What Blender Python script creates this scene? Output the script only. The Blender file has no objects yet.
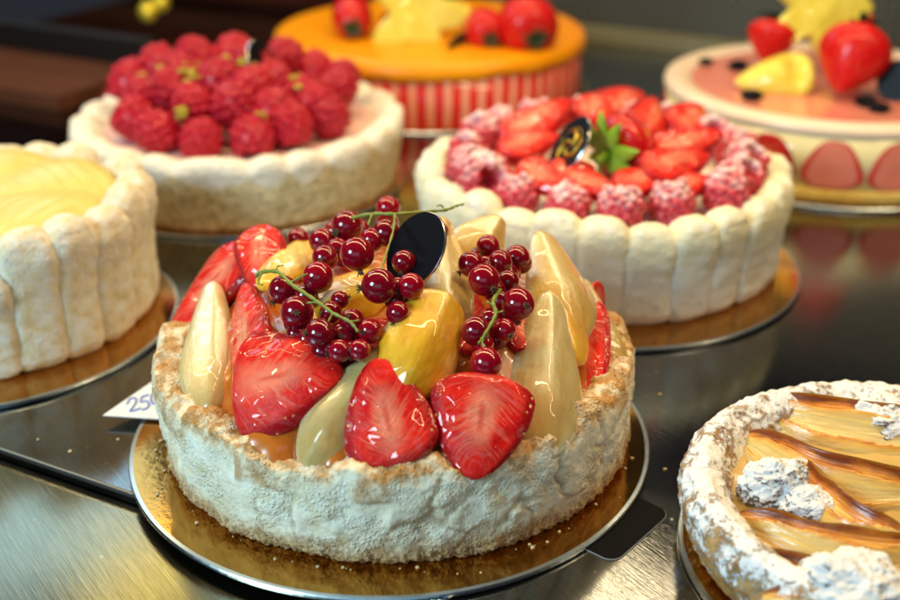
import bpy, math, random
import numpy as np
from mathutils import Vector, Matrix, noise as mnoise
random.seed(7)
U = 0.008                      # one working unit = 8 mm
R = math.radians; PI = math.pi; TAU = 2*math.pi
S = bpy.context.scene; COL = S.collection
F, PITCH, HC = 1150.0, R(25.5), 30.0

# ------------------------------------------------------------------ camera model helpers
CP, SP = math.cos(PITCH), math.sin(PITCH)
def ray(px, py):
    a = (px-450)/F; b = (300-py)/F
    return Vector((a, CP+b*SP, -SP+b*CP))
CAM = Vector((0, 0, HC))
def depth(p):
    return p.y*CP - (p.z-HC)*SP
def on_ground(px, py, z=0.0):
    d = ray(px, py); return CAM + d*((z-HC)/d.z)
def on_surface(px, py, fn):
    """where the sight line first meets the heap z = fn(x, y); its nearest point if it passes above"""
    d = ray(px, py); best = None; prev = None
    t = 25.0
    while t < 140:
        p = CAM + d*t; g = p.z - fn(p.x, p.y)
        if g <= 0: return p
        if best is None or g < best[0]: best = (g, p)
        t += 0.05
        if p.z < 0: break
    return best[1]

# ------------------------------------------------------------------ mesh helpers
def make_mesh(name, v, f, mats, mi=None, st=None, smooth=True):
    me = bpy.data.meshes.new(name)
    me.from_pydata([(a*U, b*U, c*U) for a, b, c in v], [], f)
    for m in (mats if isinstance(mats, (list, tuple)) else [mats]): me.materials.append(m)
    if mi is not None: me.polygons.foreach_set('material_index', mi)
    if smooth: me.polygons.foreach_set('use_smooth', [True]*len(f))
    if st is not None:
        at = me.attributes.new('st', 'FLOAT_VECTOR', 'POINT')
        at.data.foreach_set('vector', np.array(st, dtype=np.float32).ravel())
    me.update()
    return me
def link(name, me, loc=(0, 0, 0), mat=None, parent=None):
    o = bpy.data.objects.new(name, me); COL.objects.link(o)
    if mat is not None:
        M4 = mat.to_4x4() if len(mat) == 3 else mat.copy()
        M4.translation = Vector(loc)*U; o.matrix_local = M4
    else: o.location = Vector(loc)*U
    if parent: o.parent = parent
    return o
def empty(name, loc=(0, 0, 0), mat=None):
    o = bpy.data.objects.new(name, None); COL.objects.link(o); o.empty_display_size = .01
    if mat is not None:
        M4 = mat.to_4x4(); M4.translation = Vector(loc)*U; o.matrix_local = M4
    else: o.location = Vector(loc)*U
    return o
def tag(o, label, cat, group=None, kind=None):
    if label: o['label'] = label
    if cat: o['category'] = cat
    if group: o['group'] = group
    if kind: o['kind'] = kind
    return o
def frame(yd, zh):
    y = Vector(yd).normalized(); z = Vector(zh); z = z - y*z.dot(y)
    if z.length < 1e-5: z = Vector((0, 0, 1)) if abs(y.z) < .9 else Vector((1, 0, 0)); z = z - y*z.dot(y)
    z.normalize(); x = y.cross(z)
    return Matrix((x, y, z)).transposed()
def blob(nt, na, fn):
    """closed surface from rows t in 0..1 and turns a; fn -> (xyz, st)"""
    v, st, f, rowt = [], [], [], []
    p, s = fn(0, 0); v.append(p); st.append(s)
    for i in range(1, nt):
        t = i/nt
        for j in range(na):
            p, s = fn(t, TAU*j/na); v.append(p); st.append(s)
    p, s = fn(1, 0); v.append(p); st.append(s)
    last = len(v)-1; amid = []
    for j in range(na):
        f.append((0, 1+(j+1) % na, 1+j)); amid.append((j+.5)/na)
    for i in range(nt-2):
        b = 1+i*na
        for j in range(na):
            k = (j+1) % na
            f.append((b+j, b+k, b+na+k, b+na+j)); amid.append((j+.5)/na)
    b = 1+(nt-2)*na
    for j in range(na):
        f.append((b+j, b+(j+1) % na, last)); amid.append((j+.5)/na)
    return v, f, st, amid
def lathe(prof, n, disp=None, close=False, st=None):
    """surface of revolution about z; prof = [(r, z)], disp(theta, k, r, z) -> (r, z)"""
    v, f = [], []
    K = len(prof)
    for j in range(n):
        th = TAU*j/n
        for k, (r, z) in enumerate(prof):
            if disp: r, z = disp(th, k, r, z)
            v.append((r*math.cos(th), r*math.sin(th), z))
    for j in range(n):
        a, b = j*K, ((j+1) % n)*K
        for k in range(K-1 + (1 if close else 0)):
            k2 = (k+1) % K
            f.append((a+k, b+k, b+k2, a+k2))
    return v, f
def cap(v, f, n, K, k, up=True):
    idx = [j*K+k for j in range(n)]
    f.append(tuple(idx if up else reversed(idx)))
def resample(prof, step):
    out = []
    for (a, b), (c, d) in zip(prof[:-1], prof[1:]):
        m = max(1, int(math.hypot(c-a, d-b)/step))
        for i in range(m): out.append((a+(c-a)*i/m, b+(d-b)*i/m))
    out.append(prof[-1]); return out
def tube(pts, rads, n=8, ball=False):
    v, f = [], []
    pts = [Vector(p) for p in pts]
    for i, p in enumerate(pts):
        d = (pts[min(i+1, len(pts)-1)]-pts[max(i-1, 0)]).normalized()
        h = Vector((0, 0, 1)) if abs(d.z) < .9 else Vector((1, 0, 0))
        x = d.cross(h).normalized(); y = d.cross(x)
        r = rads[i] if isinstance(rads, (list, tuple)) else rads
        for j in range(n):
            a = TAU*j/n; v.append(tuple(p+x*r*math.cos(a)+y*r*math.sin(a)))
    for i in range(len(pts)-1):
        for j in range(n):
            k = (j+1) % n
            f.append((i*n+j, i*n+k, (i+1)*n+k, (i+1)*n+j))
    f.append(tuple(reversed(range(n)))); f.append(tuple(range((len(pts)-1)*n, len(pts)*n)))
    return v, f
def merge(parts):
    V, Fc, MI = [], [], []
    for i, p in enumerate(parts):
        v, f = p[0], p[1]; m = p[2] if len(p) > 2 else 0
        o = len(V); V += v; Fc += [tuple(o+k for k in q) for q in f]; MI += [m]*len(f)
    return V, Fc, MI
def xf(v, mat, loc=(0, 0, 0)):
    L = Vector(loc); return [tuple(mat @ Vector(p)+L) for p in v]
def smooth_path(pts, n=6):
    P = [Vector(p) for p in pts]; out = []
    for i in range(len(P)-1):
        a = P[max(i-1, 0)]; b = P[i]; c = P[i+1]; d = P[min(i+2, len(P)-1)]
        for k in range(n):
            t = k/n
            out.append(.5*((2*b)+(c-a)*t+(2*a-5*b+4*c-d)*t*t+(3*b-a-3*c+d)*t**3))
    out.append(P[-1]); return out
def nz(x, y, z=0.0): return mnoise.noise(Vector((x, y, z)))
def fbm(x, y, z=0.0, o=4): return mnoise.fractal(Vector((x, y, z)), 1.0, 2.0, o)
def sstep(a, b, x):
    t = max(0., min(1., (x-a)/(b-a))); return t*t*(3-2*t)

# ------------------------------------------------------------------ material helpers
class Mat:
    def __init__(s, name):
        s.m = bpy.data.materials.new(name); s.m.use_nodes = True
        s.nt = s.m.node_tree; s.n = s.nt.nodes
        s.b = s.n['Principled BSDF']; s._oc = None
    def lk(s, a, b): s.nt.links.new(a, b)
    def put(s, sock, v):
        if hasattr(v, 'is_output') or isinstance(v, bpy.types.NodeSocket): s.lk(v, sock)
        elif isinstance(v, (tuple, list)):
            sock.default_value = tuple(v)+((1,) if len(v) == 3 and len(sock.default_value) == 4 else ())
        else: sock.default_value = v
    def oc(s):
        if not s._oc:
            t = s.n.new('ShaderNodeTexCoord'); s._tc = t; s._oc = t.outputs['Object']
        return s._oc
    def scaled(s, vec, k):
        q = s.n.new('ShaderNodeVectorMath'); q.operation = 'MULTIPLY'; s.lk(vec, q.inputs[0])
        q.inputs[1].default_value = k if isinstance(k, (tuple, list)) else (k, k, k); return q.outputs[0]
    def noise(s, scale, detail=4, rough=.55, vec=None, dist=0, raw=False):
        q = s.n.new('ShaderNodeTexNoise'); q.inputs['Detail'].default_value = detail
        q.inputs['Roughness'].default_value = rough; q.inputs['Distortion'].default_value = dist
        q.inputs['Scale'].default_value = scale if raw else scale/U
        s.lk(vec or s.oc(), q.inputs['Vector']); return q.outputs['Fac']
    def vor(s, scale, vec=None, feature='F1', raw=False, rnd=1.0):
        q = s.n.new('ShaderNodeTexVoronoi'); q.feature = feature
        q.inputs['Scale'].default_value = scale if raw else scale/U
        q.inputs['Randomness'].default_value = rnd
        s.lk(vec or s.oc(), q.inputs['Vector']); return q.outputs['Distance']
    def ramp(s, fac, stops, interp='LINEAR'):
        q = s.n.new('ShaderNodeValToRGB'); e = q.color_ramp.elements; q.color_ramp.interpolation = interp
        while len(e) < len(stops): e.new(.5)
        for el, (p, c) in zip(e, stops):
            el.position = p; el.color = (c, c, c, 1) if isinstance(c, (int, float)) else tuple(c)+(1,)
        s.lk(fac, q.inputs[0]); return q.outputs[0]
    def mix(s, fac, a, b, mode='MIX'):
        q = s.n.new('ShaderNodeMix'); q.data_type = 'RGBA'; q.blend_type = mode
        s.put(q.inputs[0], fac); s.put(q.inputs[6], a); s.put(q.inputs[7], b); return q.outputs[2]
    def math(s, op, a, b=0., c=None, clamp=False):
        q = s.n.new('ShaderNodeMath'); q.operation = op; q.use_clamp = clamp
        s.put(q.inputs[0], a); s.put(q.inputs[1], b)
        if c is not None: s.put(q.inputs[2], c)
        return q.outputs[0]
    def sep(s, vec):
        q = s.n.new('ShaderNodeSeparateXYZ'); s.lk(vec, q.inputs[0]); return q.outputs
    def comb(s, x, y, z=0.):
        q = s.n.new('ShaderNodeCombineXYZ')
        for k, v in zip(q.inputs, (x, y, z)): s.put(k, v)
        return q.outputs[0]
    def attr(s, name='st'):
        q = s.n.new('ShaderNodeAttribute'); q.attribute_name = name; return q.outputs['Vector']
    def geo(s, o='Normal'):
        q = s.n.new('ShaderNodeNewGeometry'); return q.outputs[o]
    def objrand(s):
        q = s.n.new('ShaderNodeObjectInfo'); return q.outputs['Random']
    def bump(s, h, strength=1., dist=.1, nrm=None):
        q = s.n.new('ShaderNodeBump'); q.inputs['Strength'].default_value = strength
        q.inputs['Distance'].default_value = dist*U; s.lk(h, q.inputs['Height'])
        if nrm: s.lk(nrm, q.inputs['Normal'])
        return q.outputs[0]
    def set(s, **k):
        names = dict(col='Base Color', rough='Roughness', metal='Metallic', spec='Specular IOR Level', coat='Coat Weight', coatr='Coat Roughness',
                     coatn='Coat Normal', nrm='Normal', sss='Subsurface Weight', sssr='Subsurface Radius', ssss='Subsurface Scale', trans='Transmission Weight',
                     ior='IOR', sheen='Sheen Weight', aniso='Anisotropic', alpha='Alpha', emc='Emission Color', ems='Emission Strength')
        for a, v in k.items(): s.put(s.b.inputs[names[a]], v)
        return s.m
    def glaze(s, k=1.0, scale=.9, strength=.5, rough=.03, extra=None):
        """clear wet glaze with soft ripples on top of the surface"""
        h = s.math('ADD', s.noise(scale, 1, .4, dist=.5), s.math('MULTIPLY', s.noise(scale*3., 0), .12))
        if extra: h = s.math('ADD', h, s.math('MULTIPLY', extra, .35))
        s.set(coat=k, coatr=rough, coatn=s.bump(h, strength, .8)); s.b.inputs['Coat IOR'].default_value = 1.42

def m_straw_cut():
    m = Mat('strawberry_flesh'); x, t, a = m.sep(m.attr())
    r = m.math('ABSOLUTE', x); side = m.math('SIGN', x); rnd = m.math('MULTIPLY', m.objrand(), 20.)
    wob = m.math('MULTIPLY', m.math('SUBTRACT', m.noise(.8, 3), .5), .12)
    c = m.math('ADD', m.math('SUBTRACT', t, m.math('MULTIPLY', r, .30)), wob)
    vec = m.comb(m.math('MULTIPLY', c, 34.), m.math('MULTIPLY', r, 1.3), m.math('ADD', m.math('MULTIPLY', side, 3.), rnd))
    vein = m.ramp(m.noise(1., 2, .6, vec, raw=True), [(.50, 0.), (.60, 1.)])
    rr = m.math('ADD', r, wob)
    mask = m.math('MULTIPLY', m.ramp(rr, [(.10, .1), (.26, .9), (.60, .9), (.86, 0.)]), m.ramp(t, [(.05, .3), (.3, 1.), (.80, .7), (.95, 0.)]))
    core = m.math('MULTIPLY', m.ramp(m.math('ADD', rr, m.math('MULTIPLY', m.math('SUBTRACT', m.noise(1.1, 4), .5), .5)), [(.05, 1.), (.22, .6), (.42, .0)]), m.ramp(t, [(.08, .1), (.28, 1.), (.55, .8), (.80, 0.)]))
    hollow = m.math('MULTIPLY', m.ramp(rr, [(.03, 1.), (.10, 0.)]), m.ramp(t, [(.25, 0.), (.35, 1.), (.5, 1.), (.62, 0.)]))
    cloud = m.ramp(m.noise(.7, 4), [(.35, (.56, .003, .005)), (.60, (.80, .018, .008))])
    col = m.mix(m.math('MULTIPLY', m.math('MULTIPLY', vein, mask), .36), cloud, (.88, .30, .18))
    col = m.mix(m.math('MULTIPLY', core, .55), col, (.93, .48, .28))
    col = m.mix(m.math('MULTIPLY', hollow, .6), col, (.62, .01, .008))
    rim = m.ramp(m.math('ADD', r, m.math('MULTIPLY', wob, .5)), [(.70, 0.), (.90, 1.)])
    col = m.mix(m.math('MULTIPLY', rim, .92), col, (.36, .002, .007))
    sd = m.vor(2.3); seed = m.math('MULTIPLY', m.ramp(sd, [(.10, 1.), (.17, 0.)]), m.ramp(r, [(.76, 0.), (.86, 1.)]))
    col = m.mix(m.math('MULTIPLY', seed, .9), col, (.80, .48, .14))
    pit = m.math('MULTIPLY', m.ramp(sd, [(.0, 0.), (.34, 1.)]), m.ramp(r, [(.80, 0.), (.92, 1.)]))
    h = m.math('ADD', m.math('ADD', m.noise(3., 4), m.math('MULTIPLY', vein, .25)), m.math('MULTIPLY', pit, .9))
    nb = m.bump(h, .5, .14)
    m.set(col=col, rough=.4, spec=.15, sss=.3, sssr=(1., .2, .1), ssss=.4*U, nrm=nb)
    m.glaze(.8, .62, 1.0, .02, m.math('MULTIPLY', pit, .16)); return m.m
def m_straw_skin(glossy=True):
    m = Mat('strawberry_skin'); d = m.vor(2.6)
    seed = m.ramp(d, [(.10, 1.), (.17, 0.)]); pit = m.ramp(d, [(.0, 0.), (.36, 1.)])
    col = m.mix(m.noise(.8, 3), (.50, .003, .006), (.72, .012, .012))
    col = m.mix(m.math('MULTIPLY', seed, .8), col, (.75, .42, .08))
    m.set(col=col, rough=.3, spec=.2, sss=.15, sssr=(1., .15, .1), ssss=.2*U, nrm=m.bump(pit, .8, .16))
    if glossy: m.glaze(1., .8, .35)
    else: m.set(coat=.25, coatr=.2)
    return m.m
def m_pear(name, c1, c2, sss=.35, pulp=0., gl=1., tr=0.):
    m = Mat(name); x, t, a = m.sep(m.attr())
    fib = m.noise(1.2, 3, .5, m.scaled(m.oc(), (1.6, .35, 1.6)))
    col = m.mix(m.ramp(fib, [(.3, 0.), (.7, 1.)]), c1, c2)
    col = m.mix(m.math('MULTIPLY', m.ramp(m.noise(5., 2), [(.62, 0.), (.72, 1.)]), .3), col, tuple(k*.55 for k in c1))
    gr = m.vor(6.); col = m.mix(m.math('MULTIPLY', m.ramp(gr, [(.05, .5), (.30, 0.)]), m.noise(.8, 2)), col, c2)
    col = m.mix(m.ramp(m.noise(.45, 3), [(.45, 0.), (.75, .45)]), col, tuple(k*.72 for k in c1))
    h = m.math('ADD', fib, m.math('MULTIPLY', m.noise(3., 3), .35))
    if pulp:
        pv = m.vor(1.5, m.scaled(m.oc(), (1.7, .8, 1.7)), 'F1')
        col = m.mix(m.math('MULTIPLY', m.ramp(pv, [(.15, 1.), (.6, 0.)]), .55), col, c2)
        h = m.math('ADD', h, m.math('MULTIPLY', pv, -pulp))
    m.set(col=col, rough=.42, spec=.2, sss=sss, sssr=(1., .75, .3), ssss=1.2*U, trans=tr, ior=1.3, nrm=m.bump(h, .25, .2))
    m.glaze(gl, .42, .6, .02); return m.m
def m_currant():
    m = Mat('red_currant_skin'); o = m.oc(); x, y, z = m.sep(o)
    an = m.math('ARCTAN2', y, x)
    ln = m.math('ABSOLUTE', m.math('SINE', m.math('MULTIPLY', an, 5.)))
    col = m.mix(m.ramp(ln, [(.0, 1.), (.12, 0.)]), (.16, .001, .008), (.36, .014, .028))
    col = m.mix(m.math('MULTIPLY', m.objrand(), .7), col, (.34, .002, .014))
    m.set(col=col, rough=.16, sss=.6, sssr=(1., .10, .12), ssss=.6*U, coat=.8, coatr=.02, spec=.2); return m.m
def m_simple(name, col, rough=.5, metal=0., **k):
    m = Mat(name); m.set(col=col, rough=rough, metal=metal, **k); return m.m
def m_rasp(name, dust):
    m = Mat(name)
    x, y, z = m.sep(m.geo('Normal'))
    col = m.mix(m.noise(1.1, 2), (.30, .002, .015), (.50, .006, .030))
    col = m.mix(m.math('MULTIPLY', m.objrand(), .4), col, (.55, .006, .02))
    rough = .32
    if dust:
        col = m.mix(m.noise(1.1, 2), (.46, .004, .024), (.70, .016, .055))
        q = m.n.new('ShaderNodeObjectInfo'); dv = m.n.new('ShaderNodeVectorMath'); dv.operation = 'SUBTRACT'
        m.lk(m.geo('Position'), dv.inputs[0]); m.lk(q.outputs['Location'], dv.inputs[1])
        bx, by, bz = m.sep(dv.outputs[0]); bz = m.math('DIVIDE', bz, 1.5*U)
        w = m.math('ADD', m.math('ADD', m.math('MULTIPLY', bz, .55), m.math('MULTIPLY', z, .14)), m.math('MULTIPLY', m.math('SUBTRACT', m.noise(1.5, 5, .7), .5), 2.0))
        w = m.ramp(w, [(.20, 0.), (.76, .85)])
        hz = m.math('MULTIPLY', m.ramp(m.noise(6., 2), [(.4, 0.), (.7, 1.)]), .22)
        w = m.math('MAXIMUM', w, hz)
        col = m.mix(w, col, (.86, .78, .78)); rough = m.ramp(w, [(0., .32), (.5, .9)])
    m.set(col=col, rough=rough, sss=.2, sssr=(1., .15, .15), ssss=.3*U, spec=.3, coat=.0 if dust else .12, coatr=.2)
    return m.m
def m_tart_crust():
    m = Mat('baked_tart_crust'); x, y, z = m.sep(m.oc())
    zz = m.math('DIVIDE', z, U)
    t = m.attr(); rimw, wobble, inner = m.sep(t)
    big = m.noise(.33, 4, .6); mid = m.noise(1.3, 5, .65); fine = m.noise(7., 4, .7); grit = m.vor(5.5)
    side = m.ramp(m.math('ADD', m.math('MULTIPLY', mid, .6), m.math('MULTIPLY', big, .4)), [(.30, (.78, .66, .38)), (.46, (.90, .84, .66)), (.62, (.93, .91, .82))])
    side = m.mix(m.ramp(big, [(.50, 0.), (.68, .55)]), side, (.68, .56, .30))
    # syrup runs down the side
    run = m.ramp(m.noise(1., 2, .5, m.scaled(m.oc(), (.55/U, .55/U, .05/U)), raw=True), [(.60, 0.), (.70, .55)])
    side = m.mix(run, side, (.68, .50, .18))
    side = m.mix(m.ramp(m.noise(.8, 6, .7, dist=.4), [(.50, 0.), (.66, .45)]), side, (.70, .56, .30))
    pores = m.ramp(grit, [(.06, .0), (.24, 1.)])
    side = m.mix(m.math('MULTIPLY', m.math('SUBTRACT', 1., pores), m.ramp(fine, [(.48, 0.), (.62, .45)])), side, (.56, .44, .24))
    brown = m.mix(mid, (.30, .11, .02), (.68, .36, .09))
    side = m.mix(m.math('MULTIPLY', wobble, .55), side, (.45, .30, .12))
    base = m.math('SUBTRACT', 1.35, m.math('SUBTRACT', zz, m.math('MULTIPLY', m.math('SUBTRACT', mid, .5), 2.6)))
    side = m.mix(m.ramp(base, [(.0, 0.), (.75, .9)]), side, m.mix(m.ramp(fine, [(.4, 0.), (.6, 1.)]), (.22, .10, .03), (.62, .40, .16)))
    rb = m.math('MULTIPLY', rimw, m.ramp(m.noise(.55, 5, .62), [(.30, .5), (.50, 1.)]))
    rimc = m.mix(m.ramp(mid, [(.47, 0.), (.60, .9)]), brown, (.88, .76, .52))
    col = m.mix(rb, side, rimc)
    col = m.mix(inner, col, (.50, .24, .055))
    grain = m.ramp(m.vor(6.), [(0., 1.), (.55, 0.)]); g2 = m.ramp(m.vor(11.), [(0., 1.), (.55, 0.)])
    amt = m.ramp(m.noise(.45, 3), [(.40, .12), (.58, 1.)])
    h = m.math('ADD', m.math('MULTIPLY', mid, .5), m.math('MULTIPLY', amt, m.math('ADD', m.math('MULTIPLY', grain, .75), m.math('MULTIPLY', g2, .35))))
    col = m.mix(m.math('MULTIPLY', m.math('MULTIPLY', amt, .4), m.ramp(m.vor(6.), [(.34, 0.), (.6, 1.)])), col, m.mix(.5, col, (.48, .34, .16)))
    m.set(col=col, rough=m.math('SUBTRACT', .8, m.math('MULTIPLY', rb, .35)), sss=.15, sssr=(1., .85, .6), ssss=.3*U, nrm=m.bump(h, 1., .095)); return m.m
def m_sponge(name, c1, c2, c3, dust=0., scale=1.2, low=None):
    """finger biscuit or sponge: two tones, pores, optional sugar patches"""
    m = Mat(name); mid = m.noise(scale, 5, .6); fine = m.noise(scale*6, 3, .7)
    col = m.mix(m.ramp(mid, [(.32, 0.), (.65, 1.)]), c1, c2)
    if low:
        x, y, z = m.sep(m.oc())
        col = m.mix(m.ramp(m.math('ADD', m.math('DIVIDE', z, U*6.), m.math('MULTIPLY', mid, .25)), [(.62, 1.), (.86, 0.)]), col, low)
    col = m.mix(m.ramp(fine, [(.6, 0.), (.75, .35)]), col, c3)
    if dust:
        w = m.ramp(m.noise(scale*.9, 5, .7), [(.56-dust*.1, 0.), (.64, .85)]); col = m.mix(w, col, (.88, .86, .82))
    m.set(col=col, rough=.8, sss=.12, sssr=(1., .85, .6), ssss=.3*U, nrm=m.bump(m.math('ADD', mid, m.math('MULTIPLY', fine, .6)), .9, .22)); return m.m
def m_steel(name, c, rough, dark=0., yel=0.):
    m = Mat(name)
    D = m.oc()
    q = m.n.new('ShaderNodeMapping'); q.inputs['Rotation'].default_value[2] = R(27); m.lk(D, q.inputs[0])
    v = q.outputs[0]
    brush = m.noise(1., 3, .6, m.scaled(v, (.6/U, 14/U, 1/U)), raw=True)
    smear = m.noise(.09, 5, .6); sc = m.ramp(m.noise(1., 2, .5, m.scaled(v, (.12/U, 22/U, 1)), raw=True), [(.66, 0.), (.70, 1.)])
    spots = m.ramp(m.vor(.55), [(.03, 1.), (.06, 0.)])
    col = m.mix(m.ramp(smear, [(.35, 0.), (.65, 1.)]), tuple(k*.75 for k in c), c)
    col = m.mix(m.ramp(brush, [(.35, .45), (.6, 0.)]), col, tuple(k*.45 for k in c))
    col = m.mix(m.math('MULTIPLY', sc, .5), col, tuple(min(1, k*1.8) for k in c))
    col = m.mix(m.math('MULTIPLY', spots, m.ramp(m.noise(.3, 2), [(.5, 0.), (.6, .5)])), col, (.9, .85, .7))
    rg = m.math('ADD', m.math('MULTIPLY', m.ramp(smear, [(.3, 0.), (.7, 1.)]), rough*.6), m.math('ADD', rough*.7, m.math('MULTIPLY', brush, rough*.25)))
    m.set(col=col, metal=1., rough=rg, nrm=m.bump(brush, .10, .05)); return m.m
def m_gold(name, c=(.58, .28, .055), rough=.10):
    m = Mat(name); n = m.noise(.16, 4); f = m.noise(3., 3)
    crumbs = m.ramp(m.vor(.9), [(.025, 1.), (.045, 0.)])
    crumbs = m.math('MULTIPLY', crumbs, m.ramp(m.noise(.4, 2), [(.52, 0.), (.58, .9)]))
    col = m.mix(n, tuple(k*.75 for k in c), c)
    m.set(col=m.mix(crumbs, col, (.9, .8, .6)), metal=m.math('SUBTRACT', 1., crumbs), rough=m.math('ADD', rough*.7, m.math('MULTIPLY', n, rough*.6)), nrm=m.bump(m.math('ADD', f, m.math('MULTIPLY', n, 2.)), .06, .08)); return m.m
def m_wood(name, c1, c2):
    m = Mat(name); g = m.noise(1., 5, .6, m.scaled(m.oc(), (.05/U, .8/U, .8/U)), raw=True, dist=.4)
    m.set(col=m.mix(m.ramp(g, [(.3, 0.), (.7, 1.)]), c1, c2), rough=.8, spec=.1, nrm=m.bump(g, .3, .1)); return m.m
def m_perforated():
    m = Mat('perforated_steel'); x, y, z = m.sep(m.oc())
    px = 1.1*U
    fx = m.math('SUBTRACT', m.math('FRACT', m.math('DIVIDE', x, px)), .5); fz = m.math('SUBTRACT', m.math('FRACT', m.math('DIVIDE', z, px)), .5)
    d = m.math('SQRT', m.math('ADD', m.math('MULTIPLY', fx, fx), m.math('MULTIPLY', fz, fz)))
    hole = m.ramp(d, [(.26, 1.), (.32, 0.)])
    m.set(col=m.mix(hole, (.11, .10, .075), (.006, .006, .005)), metal=m.math('SUBTRACT', .6, m.math('MULTIPLY', hole, .6)), rough=.5); return m.m
def m_powdered(name, dark, mid, thr, sc=1.4, soft=.10):
    """pastry with a broken coat of icing sugar"""
    m = Mat(name); x, y, z = m.sep(m.geo('Normal'))
    n = m.noise(sc*2.6, 5, .68); big = m.noise(sc*.45, 2)
    base = m.mix(m.ramp(m.noise(sc*.8, 4), [(.35, 0.), (.65, 1.)]), dark, mid)
    w = m.math('ADD', m.math('MULTIPLY', z, .22), m.math('ADD', n, m.math('MULTIPLY', m.math('SUBTRACT', big, .5), .9)))
    w = m.ramp(w, [(thr, 0.), (thr+soft, 1.)])
    h = m.math('ADD', m.math('MULTIPLY', w, .6), m.math('MULTIPLY', m.noise(sc*6, 3), .5))
    m.set(col=m.mix(w, base, (.90, .90, .90)), rough=m.ramp(w, [(0., .45), (1., .95)]), nrm=m.bump(h, .8, .2), sss=.08, ssss=.2*U); return m.m
def m_apple():
    m = Mat('baked_apple_slice'); x, t, a = m.sep(m.attr())
    n = m.noise(.8, 4, .55, m.scaled(m.oc(), (1.8, .6, 1.8)), dist=.3)
    fac = m.math('ADD', m.math('MULTIPLY', a, 1.), m.math('MULTIPLY', m.math('SUBTRACT', n, .5), .6))
    col = m.ramp(fac, [(.10, (.74, .56, .24)), (.35, (.70, .50, .17)), (.60, (.80, .46, .09)), (.78, (.62, .21, .02)), (.95, (.18, .035, .005))])
    m.set(col=col, rough=.32, sss=.15, sssr=(1., .6, .2), ssss=.4*U, nrm=m.bump(n, .5, .25), coat=.35, coatr=.2); return m.m

MT = dict(
    cut=m_straw_cut(), skin=m_straw_skin(), dullskin=m_straw_skin(False),
    pear=m_pear('poached_pear', (.74, .55, .17), (.88, .76, .38), .5, gl=.7, tr=.5),
    pear2=m_pear('golden_poached_pear', (.78, .49, .09), (.88, .66, .20), .5, gl=.7, tr=.5),
    mand=m_pear('mandarin_flesh', (.86, .40, .012), (.92, .58, .05), .3, .6, .8, .3),
    lime=m_pear('yellow_mandarin_flesh', (.90, .42, .006), (.95, .60, .04), .3, .9, .8, .3),
    currant=m_currant(), calyx=m_simple('dry_calyx', (.10, .055, .02), .8),
    stem=m_simple('green_currant_stem', (.20, .24, .03), .45, sss=.1, ssss=.1*U),
    darkstem=m_simple('dark_currant_stem', (.045, .06, .012), .5),
    rasp=m_rasp('raspberry_skin', False), rdust=m_rasp('sugared_raspberry_skin', True),
    crust=m_tart_crust(),
    black=m_simple('black_chocolate', (.003, .004, .008), .4, coat=.0, spec=.12),
    silver=m_simple('silver_edge', (.75, .77, .80), .25, 1.),
    goldfoil=m_simple('gold_print', (.75, .5, .05), .3, 1.),
    blackcard=m_simple('black_card', (.004, .004, .004), .6, spec=.08),
    board=m_gold('gold_cake_board'), boardedge=m_simple('cake_board_edge', (.50, .58, .66), .25, 1.),
    boardunder=m_simple('cake_board_underside', (.03, .035, .045), .5),
    leaf=m_simple('strawberry_leaf', (.30, .50, .03), .5, sss=.1, ssss=.2*U), darkleaf=m_simple('dark_strawberry_leaf', (.02, .05, .012), .5),
)

# ------------------------------------------------------------------ shapes of the fruit (local frames: long axis +Y, face +Z)
def strawberry_half_mesh(L, W, D=.75, k=.62, flat=.16, seed=0, e=.72):
    def fn(t, a):
        q = k*.42
        w = W*(math.sin(PI/2*t/q)**(e*.75) if t < q else max(0., 1-((t-q)/(1-q))**1.55)**(e*.95))
        ca, sa = math.cos(a), math.sin(a)
        n = 1+.06*nz(ca*1.7+seed*3.1, t*3, sa+seed)
        z = (flat*W*sa*(1+.25*nz(t*5, ca*2, seed)) if sa > 0 else D*w*sa)
        if sa > 0: z = min(z, flat*w*sa*1.4)
        return (w*ca*n+.05*W*nz(t*2.2, seed*1.3, 0), L*t, z), (ca, t, .5+.5*sa)
    v, f, st, am = blob(36, 40, fn)
    return make_mesh('strawberry_half', v, f, [MT['cut'], MT['skin']], [0 if x < .5 else 1 for x in am], st)
def wedge_mesh(name, mat, L, W, D=.62, k=.62, bend=0., ridge=.55, seed=0, e=.62, tipw=.26):
    def fn(t, a):
        q = k*.55
        w = W*(math.sin(PI/2*t/q)**.55 if t < q else (1-(1-tipw)*((t-q)/(1-q))**1.25)*min(1., math.sqrt(max(0, 1-t)/.07)))
        ca, sa = math.cos(a), math.sin(a); c0 = .35*math.sin(seed*2.4+.6)
        # wedge: rounded back below, two cut faces meeting in a soft ridge above
        tri = (1-ca)/(1-c0) if ca > c0 else (1+ca)/(1+c0)
        zz = (ridge*tri+(1-ridge)*sa if sa > 0 else sa*.8)
        n = 1+.06*nz(ca*1.4+seed*2.3, t*2.6, sa*1.4-seed)
        return (w*ca*n+bend*L*math.sin(PI*t), L*t, D*w*zz*n-.0), (ca, t, .5+.5*sa)
    v, f, st, am = blob(32, 36, fn)
    return make_mesh(name, v, f, mat, None, st)
def whole_strawberry_mesh(L, W, mat, seed=0):
    def fn(t, a):
        w = W*max(0., math.sin(PI*t**.56))**.78
        n = 1+.04*nz(math.cos(a)*2+seed, t*3, math.sin(a)*2)
        return (w*n*math.cos(a), L*t, w*n*math.sin(a)), (math.cos(a), t, .5+.5*math.sin(a))
    v, f, st, am = blob(30, 32, fn); return make_mesh('strawberry', v, f, mat, None, st)
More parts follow.
